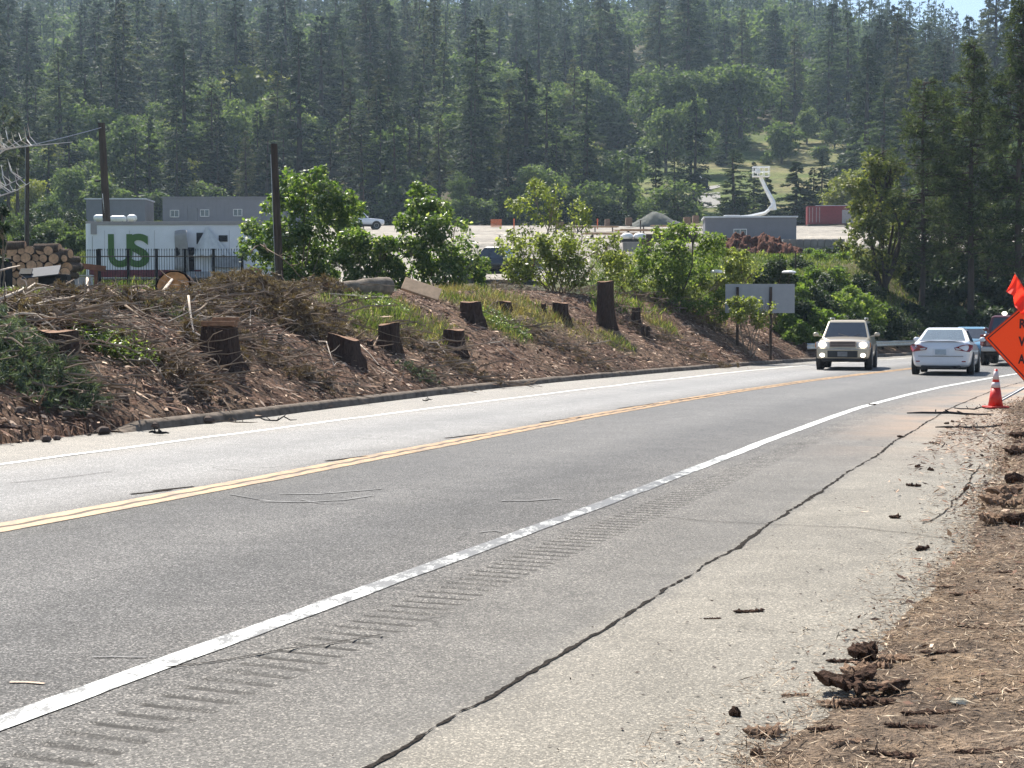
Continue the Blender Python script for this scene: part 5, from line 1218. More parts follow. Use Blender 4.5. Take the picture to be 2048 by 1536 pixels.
# stacked firewood logs
def logs():
    Y = 53.; g = random.Random(8); B = MB(); r0 = .17; B.lathe([(r0, -.7), (r0 * 1.03, 0), (r0, .7)], 14, axis='y', jit=.04)
    proto = empty("stacked_log", (0, 0, 0)); bk = B.build("bark", M_BARK, proto); C = MB(); C.lathe([(r0 * .92, -.715), (r0 * .9, -.69)], 14, axis='y'); cf = C.build("cut_face", simple("firewood_face", (.52, .30, .17), .8, var=.45, scale=5), proto); KIDS[proto.name] = [bk, cf]; first = True
    y = 596; row = 0
    while y > 492:
        x = -22 + (row % 2) * 9 + g.uniform(-3, 3)
        while x < 148:
            lim = 495 + 4 * math.sin(x * .08) + (max(0, 30 - x) * .1) + (max(0, x - 110) * .65)
            if y > lim:
                o = proto if first else copy_tree(proto); first = False; p = at(x, y, Y + g.uniform(-.25, .25)); s_ = g.uniform(.72, 1.2)
                o.location = tuple(p); o.scale = (s_, 1, s_ * g.uniform(.85, 1.1)); o.rotation_euler = (g.uniform(-.04, .04), g.uniform(0, 6), g.uniform(-.08, .08))
                edge = "top" if y < lim + 16 else "bottom" if y > 575 else "middle"
                lb = f"round orange brown firewood log end in the {edge} of the stack at the left edge"; tag(o, lb, "log", "firewood logs of the stack")
            x += g.uniform(17, 21)
        y -= 15.5; row += 1
    for i, (px, py, l, rz_) in enumerate([(95, 497, .9, 1.45), (118, 508, .9, 1.3), (30, 492, .7, 1.7), (128, 545, .6, .4)]):
        o = copy_tree(proto); o.location = tuple(at(px, py, Y - .5)); o.scale = (1.1, l / 1.4, 1); o.rotation_euler = (0, .1, rz_); tag(o, ["split log lying crosswise on top of the stack", "second crosswise log at the top right of the stack", "short crosswise log on the top left of the stack", "log leaning at the right side of the stack beside the cabinet"][i], "log", "firewood logs of the stack")
logs()
def cabinet():
    Y = 46.; p = at(112, 566, Y); gz = Tz(p[0], Y); root = empty("metal_cabinet", (p[0], Y, gz), R(6), "dark metal cabinet with a tilted silver lid in front of the log stack", "cabinet"); h = at(112, 548, Y)[2] - gz
    b = MB(); b.box((-.1, .3, h / 2), (.85, .7, h)); b.build("body", M_DARK, root, bevel=.02)
    l = MB(); l.box((0, 0, 0), (1.1, .7, .03), M=Matrix.Rotation(-.12, 3, 'Y') @ Matrix.Rotation(.45, 3, 'X')); lo = l.build("lid", simple("silver_sheet", (.06, .066, .08), .8, metal=0, var=.1), root, bevel=.005); lo.location = (-.42, -.05, h + .06)
    r_ = MB(); r_.box((0, 0, 0), (.36, .3, .05), M=Matrix.Rotation(.62, 3, 'X')); ro = r_.build("hatch", M_DARK, root); ro.location = (-.85, -.18, h + .06)
    p = at(3, 565, 46.); b = MB(); b.box((0, 0, .45), (.5, .6, .9)); b.box((.1, -.1, .95), (.35, .4, .12)); o = b.build("dark_bin", M_DARK, bevel=.03); o.location = (p[0], 46, Tz(p[0], 46)); tag(o, "dark bin cut by the left edge below the log stack", "bin")
    p = at(172, 533, 58.); b = MB(); b.box((0, 0, 0), (1.5, .2, .22), M=Matrix.Rotation(.12, 3, 'Y')); b.box((.35, .1, -.45), (.12, .12, .8)); b.box((-.5, .1, -.5), (.12, .12, .7)); o = b.build("rusty_trestle", simple("rusty_steel", (.17, .07, .04), .85, var=.4, scale=4)); o.location = tuple(p); tag(o, "rusty brown beam on short legs behind the wide spaced pickets", "trestle")
    b = MB(); b.box((0, 0, 0), (.7, .5, .03)); b.box((0, .1, -.35), (.6, .4, .6)); o = b.build("pale_topped_box", simple("grey_box_paint", (.5, .5, .52), .5)); p = at(166, 551, 57.); o.location = tuple(p); tag(o, "grey box with pale flat top under the rusty beam behind the fence", "box")
cabinet()

# heaps
def heap(name, pxs, Y, base_py, label, mat, seed, lump=.22, depth=3.0, nres=70):
    """pxs: (px, py) skyline of the heap"""
    X = np.array([at(a, b, Y)[0] for a, b in pxs]); Z = np.array([at(a, b, Y)[2] for a, b in pxs]); cx = X.mean(); gz = Tz(cx, Y); xs = np.linspace(X[0], X[-1], nres); ys = np.linspace(-depth, depth, nres // 2)
    XX, YY = np.meshgrid(xs, ys); sky_ = np.interp(XX, X, Z); e = np.clip(1 - (YY / depth) ** 2, 0, 1) ** .8; g_ = T(XX, Y + YY) - .15
    z = g_ + (sky_ - g_) * e + lump * fbm(XX * 2.6, YY * 2.6, 5, seed) * (e > .02)
    o = mesh_np(name, np.stack([XX - cx, YY, z - gz], -1).reshape(-1, 3), grid_faces(len(ys), nres), mat, smooth=False); o.location = (cx, Y, gz); tag(o, label, "heap"); return o
heap("bark_heap", [(1436, 500), (1446, 480), (1470, 474), (1490, 475), (1504, 485), (1520, 476), (1545, 480), (1570, 490), (1592, 505), (1612, 520)], 108, 520, "reddish brown bark heap in front of the concrete retaining wall", simple("red_bark_mulch", (.11, .05, .035), .95, var=.7, scale=3.5, bp=1., bscale=7, spec=.1), 3, lump=.75, nres=130)
heap("gravel_heap", [(1262, 448), (1285, 436), (1302, 425), (1312, 423), (1330, 430), (1345, 440), (1370, 449)], 198, 448, "grey gravel heap in front of the conifers left of the single grey building", simple("grey_gravel", (.09, .095, .082), .95, var=.2, scale=1), 4, lump=.15, depth=2.6)
# low berm of brush along the far side of the yard
def rowbox(name, x0, x1, py0, py1, Y, dp, mat, label, cat, rot=0., bev=.0):
    a = at(x0, py1, Y); b_ = at(x1, py0, Y); b = MB(); b.box((0, 0, 0), (b_[0] - a[0], dp, b_[2] - a[2])); o = b.build(name, mat, bevel=bev); o.location = ((a[0] + b_[0]) / 2, Y + dp / 2, (a[2] + b_[2]) / 2); o.rotation_euler = (0, 0, rot); tag(o, label, cat); return o
M_CONC = simple("concrete_block", (.25, .235, .22), .9, var=.25, scale=1.2, bp=.4)
def retaining():
    a = at(1566, 478, 113); b_ = at(1690, 478, 113); n = 9; bw = (b_[0] - a[0]) / n; gz = Tz((a[0] + b_[0]) / 2, 112); root = empty("retaining_wall", (a[0], 113, gz - .3), label="grey concrete block retaining wall behind the reddish bark heap", cat="wall")
    H_ = a[2] - gz + .3; m = MB()
    for r_ in range(3):
        for i in range(n + 1):
            x0 = max(0, i * bw - (bw / 2 if r_ % 2 else 0)); x1 = min(n * bw, (i + 1) * bw - (bw / 2 if r_ % 2 else 0))
            if x1 - x0 > .1: m.box(((x0 + x1) / 2, .3 + random.uniform(-.02, .02), H_ * (r_ + .5) / 3), (x1 - x0 - .03, .6, H_ / 3 - .02))
    m.build("blocks", M_CONC, root, bevel=.015)
retaining()
rowbox("concrete_block", 1246, 1282, 484, 503, 104, .7, M_CONC, "pale grey concrete block under the two white bags", "block", bev=.03)
rowbox("timber_block", 1283, 1308, 484, 504, 104, .7, simple("brown_crate_wood", (.14, .09, .06), .9, var=.3), "dark brown timber block right of the grey concrete block", "block", bev=.02)
rowbox("dark_barrier", 1292, 1400, 468, 484, 107, .5, simple("dark_brown_wall", (.07, .05, .042), .9, var=.3), "long dark barrier behind the green forked bush, right of the white bags", "barrier", bev=.03)
rowbox("pallet", 1243, 1291, 478, 484, 105, 1.0, M_PLAST, "dark pallet carrying the two white bags", "pallet")
for px, lb in ((1254, "left of the two white bulging bags on the dark pallet"), (1279, "right of the two white bulging bags on the dark pallet")):
    p = at(px, 478, 105.3); b = MB(); n = 8; r = 12.4 / FPX * 105
    b.lathe([(r * .85, 0), (r, .12), (r * .98, .25), (r * .75, .36), (r * .4, .42), (r * .12, .43)], 16, jit=.03); o = b.build("bulk_bag", simple("white_bag", (.8, .8, .8), .6, var=.06), smooth=True); o.location = tuple(p); tag(o, lb, "bag")
def lumber(x0, x1, py, Y, rot, n, label, sd_):
    g = random.Random(sd_); a = at(x0, py, Y); b_ = at(x1, py, Y); L_ = b_[0] - a[0]; gz = Tz((a[0] + b_[0]) / 2, Y); root = empty("lumber_stack", ((a[0] + b_[0]) / 2, Y, gz), rot, label, "lumber"); m = MB(); H_ = max(.25, a[2] - gz)
    for sx in (-.35, 0, .35): be = MB(); be.box((sx * L_, 0, H_ / 2 - .1), (.12, 1.5, max(.1, H_ - .2))); be.build("bearer", M_TRUNK, root)
    for i in range(n): m.box((g.uniform(-.04, .04) * L_, -1.1 + 2.2 * i / n, H_ - .1 + g.choice([0, .06])), (L_ * g.uniform(.8, 1), .16, .06), g.uniform(-.02, .02))
    m.build("boards", simple("fresh_lumber", (.48, .33, .21), .7, var=.2, scale=2), root)
lumber(1165, 1290, 466, 128, .06, 9, "nearest long stack of tan boards left of the single grey building", 1)
lumber(1230, 1400, 459, 140, .04, 11, "second row of tan boards behind the nearest stack", 2)
lumber(1140, 1240, 452, 156, -.05, 8, "small tan board stack in the middle of the gravel yard", 3)
lumber(1300, 1405, 450, 160, .03, 8, "farthest tan board stack by the dark crates", 4)
for i, (px, py, w_, Y_) in enumerate([(1120, 453, 16, 170), (1258, 444, 13, 178), (1375, 443, 14, 170), (1215, 447, 10, 180), (1392, 440, 12, 180)]):
    rowbox("wooden_crate", px - w_ / 2, px + w_ / 2, py - 9, py + 6, Y_, .9, simple("crate_brown", (.2, .12, .075), .9, var=.3), ["small brown crate left in the yard", "brown crate between gravel heap and boards", "dark crate left of the single grey building", "tiny crate left of the gravel heap", "small crate at the corner of the single grey building"][i], "crate", bev=.03)
for i, (px, t_, b0, Y_, oc) in enumerate([(1281, 441, 462, 150, 0), (1287, 452, 462, 148, 0), (1028, 438, 456, 165, 1), (1195, 438, 452, 170, 1), (727, 374, 440, 170, 0)]):
    a = at(px, t_, Y_); gz = Tz(a[0], Y_); b = MB(); b.tube([(0, 0, -.2), (0, 0, a[2] - gz)], .07, 6); b.box((0, 0, a[2] - gz), (.18, .18, .05)); o = b.build("marker_post", simple("orange_paint", (.75, .16, .05), .6) if oc else M_TRUNK); o.location = (a[0], Y_, gz)
    tag(o, ["brown post standing among the tan boards", "shorter brown post beside the post among the boards", "orange marker post in the gravel yard by the olive bush", "orange marker post left of the gravel heap", "tall pale post at the back of the yard right of the largest maple bush"][i], "post")
def netting():
    for i, (x0, x1, Y_) in enumerate([(982, 1003, 188)]):
        a = at(x0, 441, Y_); b_ = at(x1, 441, Y_); gz = Tz(a[0], Y_); b = MB(); n = 12; L_ = b_[0] - a[0]
        for k in range(n): b.box((L_ * k / (n - 1), .03 * math.sin(k), .5), (.05, .03, 1.0))
        for k in range(7): b.box((L_ / 2, 0, .08 + .15 * k), (L_, .025, .06))
        o = b.build("safety_netting", simple("orange_netting", (.75, .2, .07), .6)); o.location = (a[0], Y_, gz); tag(o, ["short run of orange safety netting at the back of the yard, left piece", "short run of orange safety netting behind the olive bush, right piece"][i], "netting")
netting()
# shipping container
def container():
    Y = 197.; a = at(1615, 412, Y); b_ = at(1712, 412, Y); gz = Tz((a[0] + b_[0]) / 2, Y); L_ = b_[0] - a[0]; H_ = 2.35; z0 = a[2] - H_; m = simple("dark_red_paint", (.2, .022, .03), .6, var=.15)
    root = empty("shipping_container", (a[0], Y, z0), R(-6), "dark red shipping container on the gravel right of the single grey building", "container"); b = MB(); b.box((L_ / 2, 1.2, H_ / 2), (L_, 2.4, H_))
    n = 34
    for i in range(n): b.box((1.9 + (L_ - 2) * i / n, -.02, H_ / 2), (.08, .05, H_ - .3))
    b.build("body", m, root); d = MB(); d.box((.45, -.04, H_ / 2), (.8, .05, H_ - .25)); d.box((1.35, -.04, H_ / 2), (.8, .05, H_ - .25)); d.build("door", simple("red_door", (.2, .04, .045), .6), root)
    r_ = MB()
    for x in (.25, .65, 1.15, 1.55): r_.tube([(x, -.1, .2), (x, -.1, H_ - .2)], .025, 5)
    r_.build("lock_bar", M_STEEL, root); t = MB(); t.box((L_ / 2 + .6, 1.2, H_ + .04), (L_ - 1, 2.3, .06)); t.build("roof_sheet", M_ROOFW, root)
    for fx in (.2, L_ - .2): f = MB(); f.box((fx, 1.2, -.5), (.3, 2, 1.)); f.build("footing", M_CONC, root)
    g_ = MB(); g_.box((L_ - .95, -.07, H_ / 2 - .25), (1.9, .08, H_ - .6)); g_.build("side_panel", simple("pale_side_panel", (.3, .27, .27), .7, var=.1), root)
container()
# boom lift
def boom_lift():
    Y = 158.; p = lambda px, py: at(px, py, Y); base = p(1470, 452); gz = Tz(base[0], Y); root = empty("boom_lift", (base[0], Y, gz), label="white boom lift with raised basket behind the single grey building", cat="lift"); o = np.array([base[0], Y, gz]); m = simple("white_lift_paint", (.85, .85, .83), .45, var=.08)
    q = lambda px, py: tuple(p(px, py) - o)
    ch = MB(); ch.box((0, 0, .75), (2.4, 1.8, .5)); ch.box((-.4, 0, 1.25), (1.6, 1.5, .7)); ch.build("chassis", m, root, bevel=.05)
    for sx in (-.9, .9):
        for sy in (-.85, .85):
            w_ = MB(); w_.lathe([(.2, -.15), (.42, -.15), (.45, -.1), (.45, .1), (.42, .15), (.2, .15)], 16, (sx, sy, .45), axis='y'); w_.build("wheel", M_TYRE, root)
    b = MB(); b.tube([q(1443, 437), q(1478, 434)], .2, 4); b.tube([q(1470, 436), q(1500, 433), q(1530, 426), q(1542, 416)], [.2, .2, .18, .16], 4); b.build("lower_boom", m, root)
    b = MB(); b.tube([q(1548, 420), q(1546, 404), q(1532, 378), q(1520, 352)], [.3, .26, .22, .18], 4); b.tube([q(1540, 418), q(1548, 410)], .25, 6); b.build("upper_boom", m, root)
    b = MB(); x0, x1, z0, z1 = q(1506, 352)[0], q(1538, 352)[0], q(1506, 353)[2], q(1506, 334)[2]; b.box(((x0 + x1) / 2, 0, z0), (x1 - x0, .9, .08))
    for x in np.linspace(x0, x1, 4):
        for y in (-.45, .45): b.tube([(x, y, z0), (x, y, z1)], .03, 5)
    for z in (z1, (z0 + z1) / 2):
        for y in (-.45, .45): b.tube([(x0, y, z), (x1, y, z)], .045, 5)
        for x in (x0, x1): b.tube([(x, -.45, z), (x, .45, z)], .045, 5)
    b.box((x0 + .45, -.3, z0 + .55), (.5, .25, .5));  b.build("basket", m, root)
boom_lift()
# little things on the clearing and among the shrubs
def small_bits():
    x, y, z = onT(1396, 262); root = empty("farm_shed", (x, y, z), R(10), "tiny dark open shed with a white tarp on the grassy clearing", "shed"); b = MB(); b.box((0, 0, .95), (2.6, 2.2, 1.5)); b.build("wall", M_DARK, root); r_ = MB(); r_.poly([(-1.5, -1.3, 1.65), (1.5, -1.3, 1.5), (1.5, 1.3, 1.6), (-1.5, 1.3, 1.75), (-.4, 0, 2.3)], [[0, 1, 4], [1, 2, 4], [2, 3, 4], [3, 0, 4]]); r_.build("roof", M_DARK, root)
    t = MB(); t.lathe([(.75, -.1), (.8, .15), (.55, .42), (.2, .5)], 12, (-.6, -.9, 1.7), jit=.08); t.build("tarp", MATS["white_bag"], root)
    m = simple("pale_track_gravel", (.24, .23, .21), .9, var=.15)
    for i, pts in enumerate([[(1392, 378), (1416, 374), (1440, 371), (1440, 376), (1418, 381), (1392, 386)], [(1393, 390), (1440, 386), (1442, 415), (1395, 418)]]):
        hh = [hit(a, b_, 200) for a, b_ in pts]; c = np.mean(hh, 0); V = [c] + hh; n = len(hh); V2 = []; F = []
        N_ = 8
        P0 = np.array(hh); V = []
        for k in range(N_ + 1):
            for j in range(n): q = c + (P0[j] - c) * k / N_; V.append((q[0], q[1], Tz(q[0], q[1]) + .09))
        F = [[k * n + j, k * n + (j + 1) % n, (k + 1) * n + (j + 1) % n, (k + 1) * n + j] for k in range(N_) for j in range(n)]
        b = MB(); b.poly(V, F); o = b.build("gravel_path", m); tag(o, kind="structure")
    for i, (px, py, w_, Y_) in enumerate([(1433, 543, 24, 60.2), (1578, 544, 27, 65)]):  # irregular flat white pieces of unknown kind, each propped on a stake
        p = at(px, py, Y_); gz = Tz(p[0], Y_); b = MB(); ww = w_ / FPX * Y_; b.lathe([(ww * .5, -.05), (ww * .52, 0), (ww * .42, .05), (ww * .15, .07)], 14, (0, 0, 0), jit=.06); o = b.build("survey_marker", MATS["white_bag"]); sk_ = MB(); sk_.tube([(0, 0, -.02), (0, 0, gz - p[2])], .02, 6); sk_.build("stake", M_TRUNK, o); o.location = tuple(p); tag(o, ["white topped marker showing among the leaves of the green forked bush", "white topped marker above the dark round bush right of the sign back"][i], "marker")
    for i, (px, t_, b0, Y_) in enumerate([(1591, 503, 548, 88), (1560, 508, 545, 92)]):
        a = at(px, t_, Y_); gz = Tz(a[0], Y_); b = MB(); b.tube([(0, 0, -.2), (0, 0, a[2] - gz)], .035, 6); b.box((0, 0, a[2] - gz), (.1, .1, .03)); o = b.build("fence_stake", M_TRUNK); o.location = (a[0], Y_, gz); tag(o, ["thin brown stake in front of the right end of the bark heap", "thin brown stake before the middle of the bark heap"][i], "stake")
small_bits()
# grey road sign seen from behind
def sign_back():
    Y = 58.; c = at(1520, 597, Y); w_ = 140 / FPX * Y; h_ = 58 / FPX * Y; pp = at(1541, 640, Y); root = empty("road_sign", (c[0], Y, Tz(c[0], Y)), R(3), "large grey road sign seen from behind, half hidden by bushes", "sign"); z = c[2] - Tz(c[0], Y)
    b = MB(); b.box((0, 0, z), (w_, .012, h_)); b.build("sign_panel", simple("dull_sign_back", (.30, .31, .33), .55, metal=.3, var=.06), root, bevel=.003)
    for px in (1474, 1541):
        x = at(px, 600, Y)[0] - c[0]; zt = at(px, 574, Y)[2] - Tz(c[0], Y); b = MB(); b.box((x, -.06, zt / 2 - .4), (.09, .09, zt + .8)); b.build("post", M_POLE, root)
sign_back()
# ------------------------------------------------------------------ vehicles
def bil(a, b, c, d, u, v):
    a, b, c, d = map(Vector, (a, b, c, d)); return (a * (1 - u) + b * u) * (1 - v) + (d * (1 - u) + c * u) * v
def patch(quad, u0, u1, v0, v1, off, mat, name, root, nx=4, nz=4, round_=.0):
    """thin panel lying on a face given by 4 corners (counter-clockwise seen from outside)"""
    a, b, c, d = map(Vector, quad); n = (b - a).cross(d - a).normalized(); m = MB(); P = []; Q = []
    for j in range(nz + 1):
        for i in range(nx + 1):
            u = u0 + (u1 - u0) * i / nx; v = v0 + (v1 - v0) * j / nz; p = bil(a, b, c, d, u, v) + n * off; P.append(p); Q.append(p - n * (off + .02))
    k = nx + 1; F = [[j * k + i, j * k + i + 1, (j + 1) * k + i + 1, (j + 1) * k + i] for j in range(nz) for i in range(nx)]
    N0 = len(P); rim = [i for i in range(nx)] + [j * k + nx for j in range(nz)] + [nz * k + i for i in range(nx, 0, -1)] + [j * k for j in range(nz, 0, -1)]
    F += [[rim[t], N0 + rim[t], N0 + rim[(t + 1) % len(rim)], rim[(t + 1) % len(rim)]] for t in range(len(rim))]
    m.poly(P + Q, F); return m.build(name, mat, root, smooth=False)
def ell(name, c, d, mat, root, n=14):
    m = MB(); k = 7; m.lathe([(.5 * math.sin(math.pi * i / k), -.5 * math.cos(math.pi * i / k)) for i in range(1, k)], n); o = m.build(name, mat, root, smooth=True)
    me = o.data; co = np.empty(len(me.vertices) * 3, np.float32); me.vertices.foreach_get("co", co); co = co.reshape(-1, 3) * np.array(d) + np.array(c); me.vertices.foreach_set("co", co.ravel().astype(np.float32)); me.update(); return o
def carpaint(name, col, metal=.0, rough=.28): return simple(name, col, rough, metal=metal, var=.03, scale=1, coat=.8)
def car(name, loc, rz, label, cat, p):
    root = empty(name, loc, rz, label, cat); L_, W_, H_ = p['L'], p['W'], p['H']; hw = W_ / 2; M = p['mat']; gc = p['gc']; lo = p.get('low', M)
    # lower body: lofted stations
    m = MB(); st = p['st']; sec = []
    for y, wf, zb, zt in st:
        w_ = hw * wf; hgt = zt - zb
        h_ = [(0, zb), (w_ * .82, zb), (w_ * .95, zb + .07), (w_ * .99, zb + .3 * hgt), (w_, zb + .55 * hgt), (w_ * .985, zb + .78 * hgt), (w_ * .93, zt - .035), (w_ * .84, zt), (w_ * .4, zt + .022), (0, zt + .03)]
        sec.append([(x, y, z) for x, z in h_] + [(-x, y, z) for x, z in h_[-2:0:-1]])
    n = len(sec[0]); P = [q for s_ in sec for q in s_]
    F = [[i * n + k, (i + 1) * n + k, (i + 1) * n + (k + 1) % n, i * n + (k + 1) % n] for i in range(len(sec) - 1) for k in range(n)]
    F += [list(range(n)), list(range((len(sec) - 1) * n, len(sec) * n))[::-1]]; m.poly(P, F); bo = m.build("body", M, root, smooth=True)
    sb = bo.modifiers.new("sub", 'SUBSURF'); sb.levels = 1; sb.render_levels = 2
    for e in ():
        pass
    # cabin
    (yc, yf, yr, yd), zb, zc = p['cab'], p['belt'], H_; wb, wt = hw * p.get('wb', .86), hw * p.get('wt', .66); zd = p.get('zdeck', zb)
    b0 = [(-wb, yd, zd - .04), (wb, yd, zd - .04), (wb, yc, zb - .06), (-wb, yc, zb - .06)]; t0 = [(-wt, yr, zc - .05), (wt, yr, zc - .05), (wt, yf, zc - .06), (-wt, yf, zc - .06)]
    r0 = [(x * .86, y + (.10 if y < (yf + yr) / 2 else -.10), zc - .008) for x, y, z in t0]; ctr = (0, (yf + yr) / 2, zc)
    m = MB(); m.poly(b0 + t0 + r0 + [ctr], [[0, 1, 5, 4], [1, 2, 6, 5], [2, 3, 7, 6], [3, 0, 4, 7], [4, 5, 9, 8], [5, 6, 10, 9], [6, 7, 11, 10], [7, 4, 8, 11], [8, 9, 12], [9, 10, 12], [10, 11, 12], [11, 8, 12]]); m.build("cabin", M, root, bevel=.025)
    G = M_GLASS
    patch([b0[2], b0[3], t0[3], t0[2]], .05, .95, .10, .93, .012, p.get('wind', G), "windshield", root)
    patch([b0[0], b0[1], t0[1], t0[0]], .07, .93, .12, .92, .012, p.get('rearg', G), "rear_window", root)
    sp = p.get('split', [.06, .46, .51, .93])
    for k in range(0, len(sp), 2):
        patch([b0[1], b0[2], t0[2], t0[1]], sp[k], sp[k + 1], .12, .88, .012, G, "side_window", root); patch([b0[3], b0[0], t0[0], t0[3]], 1 - sp[k + 1], 1 - sp[k], .12, .88, .012, G, "side_window", root)
    # wheels
    r = p['r']; tw = p.get('tw', .21)
    for sy in (p['wy'][0], p['wy'][1]):
        for sx in (-1, 1):
            x = sx * (hw - tw / 2 + .005); a = MB(); a.lathe([(r * 1.16, -.06), (r * 1.16, .06)], 26, (sx * (hw - .055), sy, r + .02), axis='x'); a.build("wheel_arch", M_PLAST, root)
            w_ = MB(); w_.lathe([(r * .62, -tw / 2), (r * .93, -tw / 2), (r, -tw * .36), (r, tw * .36), (r * .93, tw / 2), (r * .62, tw / 2)], 26, (0, 0, 0), axis='x'); wo = w_.build("wheel", M_TYRE, root, smooth=False); wo.location = (x + sx * .012, sy, r)
            ri = MB(); ri.lathe([(r * .64, sx * (tw / 2 - .02)), (r * .6, sx * (tw / 2 + .004)), (r * .2, sx * (tw / 2 - .02)), (.03, sx * (tw / 2))], 10, axis='x'); ri.build("rim", M_RIM, wo)
    ub = MB(); ub.box((0, 0, gc + .03), (W_ * .8, L_ * .86, .12)); ub.build("underbody", M_PLAST, root)
    # mirrors
    for sx in (-1, 1):
        mm = MB(); mm.tube([(sx * wb * .97, yc - .25, zb + .04), (sx * (hw + .06), yc - .22, zb + .09)], .025, 6); mo = mm.build("mirror", M, root); ell("mirror_cap", (sx * (hw + .12), yc - .24, zb + .12), (.2, .12, .15), M, mo)
    return root
def clipbox(root, name, c, d, mat, bev=.012, rz=0.):
    m = MB(); m.box((0, 0, 0), d, rz); o = m.build(name, mat, root, bevel=bev); o.location = c; return o
M_TAIL = simple("red_tail_lens", (.24, .012, .015), .2, var=.2, coat=1); M_LENS = simple("clear_lens", (.5, .5, .5), .15, var=.1, coat=1); M_PLATE = simple("plate_metal", (.36, .42, .46), .5, var=.15, scale=12)
M_AMB = simple("amber_lens", (.6, .2, .03), .25, coat=1)
M_LAMP = simple("lit_lamp", (.9, .88, .8), .2, emis=(1, .93, .78, 3.2)); M_LAMPL = simple("dim_lit_lamp", (.9, .88, .8), .2, emis=(1, .93, .78, 1.6))

# white sedan, seen from behind
h = flat(1886, 749); th = R(16.1 + 4.6); fw = np.array([math.sin(th), math.cos(th), 0]); c = h + fw * 1.33
WH = carpaint("white_car_paint", (.70, .72, .76), rough=.3)
sed = car("sedan_car", tuple(c), -th, "white sedan driving away, seen from behind", "car", dict(L=4.5, W=1.78, H=1.43, gc=.2, mat=WH, belt=.93, zdeck=1.03, cab=(1.15, .35, -.75, -1.6), r=.315, wy=(1.33, -1.33), wb=.87, wt=.64,
    st=[(-2.24, .74, .36, .80), (-2.2, .86, .27, .97), (-2.05, .93, .22, 1.03), (-1.75, .98, .21, 1.035), (-1.2, 1, .2, 1.0), (0, 1, .19, .95), (1.1, 1, .19, .95), (1.7, .97, .2, .86), (2.05, .9, .22, .76), (2.22, .76, .3, .62)],
    rearg=simple("sky_glass", (.10, .13, .14), .05, var=.1, spec=1., coat=1)))
for sx in (-1, 1):
    ta = MB(); ta.poly([(sx * .40, -2.265, .83), (sx * .44, -2.27, .76), (sx * .80, -2.15, .70), (sx * .885, -1.97, .78), (sx * .885, -1.93, .90), (sx * .80, -2.14, .935), (sx * .6, -2.235, .905)], [[0, 1, 2, 3, 4, 5, 6]] if sx < 0 else [[6, 5, 4, 3, 2, 1, 0]])
    to = ta.build("tail_light", M_TAIL, sed); sm = to.modifiers.new("s", 'SOLIDIFY'); sm.thickness = .07; sm.offset = 0
    rv = MB(); rv.poly([(sx * .42, -2.31, .82), (sx * .45, -2.315, .775), (sx * .56, -2.29, .76), (sx * .60, -2.285, .80)], [[0, 1, 2, 3]]); ro = rv.build("reverse_lens", M_LENS, to); sm = ro.modifiers.new("s", 'SOLIDIFY'); sm.thickness = .03
    clipbox(sed, "reflector", (sx * .66, -2.215, .42), (.12, .04, .035), M_TAIL)
clipbox(sed, "licence_plate", (0, -2.262, .70), (.32, .02, .16), M_PLATE, .004); clipbox(sed, "plate_recess", (0, -2.245, .70), (.44, .02, .21), WH, .02)
clipbox(sed, "bumper_seam", (0, -2.252, .575), (1.3, .012, .012), M_PLAST, 0); clipbox(sed, "boot_lip", (0, -2.16, 1.035), (1.25, .12, .035), WH, .015); clipbox(sed, "lower_valance", (0, -2.12, .25), (1.15, .2, .1), M_PLAST, .03)
e = MB(); e.lathe([(.03, -2.28), (.04, -2.28), (.04, -1.9), (.03, -1.9)], 12, (.42, 0, .25), axis='y'); e.build("exhaust_pipe", M_DARK, sed)
for sx in (-1, 1): ell("headlight", (sx * .62, 2.08, .68), (.4, .3, .16), M_LENS, sed)

# gold sport utility, coming towards the camera
h = flat(1689, 739); ra = 12.5; th = R(180 + ra + 4.2); fw = np.array([math.sin(th), math.cos(th), 0]); c = h - fw * 1.38
GO = carpaint("gold_beige_paint", (.50, .43, .32), metal=.25, rough=.3)
suv = car("suv_car", tuple(c), -th, "gold beige sport utility car with lit headlights coming towards the camera", "car", dict(L=4.55, W=1.8, H=1.68, gc=.3, mat=GO, belt=1.06, zdeck=1.08, cab=(.95, .28, -1.75, -2.1), r=.37, tw=.25, wy=(1.38, -1.33), wb=.9, wt=.7, split=[.04, .3, .34, .62, .66, .93],
    st=[(-2.25, .8, .4, .95), (-2.2, .93, .34, 1.08), (-1.9, .99, .32, 1.1), (0, 1, .32, 1.09), (.9, 1, .32, 1.09), (1.5, .99, .32, 1.05), (2.0, .97, .33, 1.0), (2.18, .93, .36, .96), (2.27, .84, .42, .84)]))
for sx in (-1, 1):
    ho = clipbox(suv, "headlight_housing", (sx * .66, 2.23, .84), (.42, .08, .2), M_LENS, .03); ell("headlight_bulb", (0, .06, .005), (.24, .1, .19), M_LAMP, ho)
    clipbox(suv, "turn_light", (sx * .86, 2.10, .83), (.08, .25, .18), M_AMB, .02); fo = clipbox(suv, "fog_light_housing", (sx * .66, 2.31, .50), (.26, .05, .18), M_PLAST, .02); ell("fog_light", (0, .03, 0), (.17, .06, .15), M_LAMPL, fo)
clipbox(suv, "grille", (0, 2.245, .86), (.84, .07, .2), simple("brownish_chrome", (.22, .17, .15), .35, metal=.5), .02)
for z in (.82, .88, .93): clipbox(suv, "grille_bar", (0, 2.29, z), (.8, .02, .018), M_PLAST, 0)
clipbox(suv, "front_bumper", (0, 2.27, .56), (1.68, .14, .34), GO, .05); clipbox(suv, "lower_intake", (0, 2.335, .54), (.98, .04, .22), M_PLAST, .015); clipbox(suv, "licence_plate", (0, 2.365, .54), (.32, .02, .16), simple("dim_plate", (.18, .18, .18), .5, var=.2, scale=12), .004)
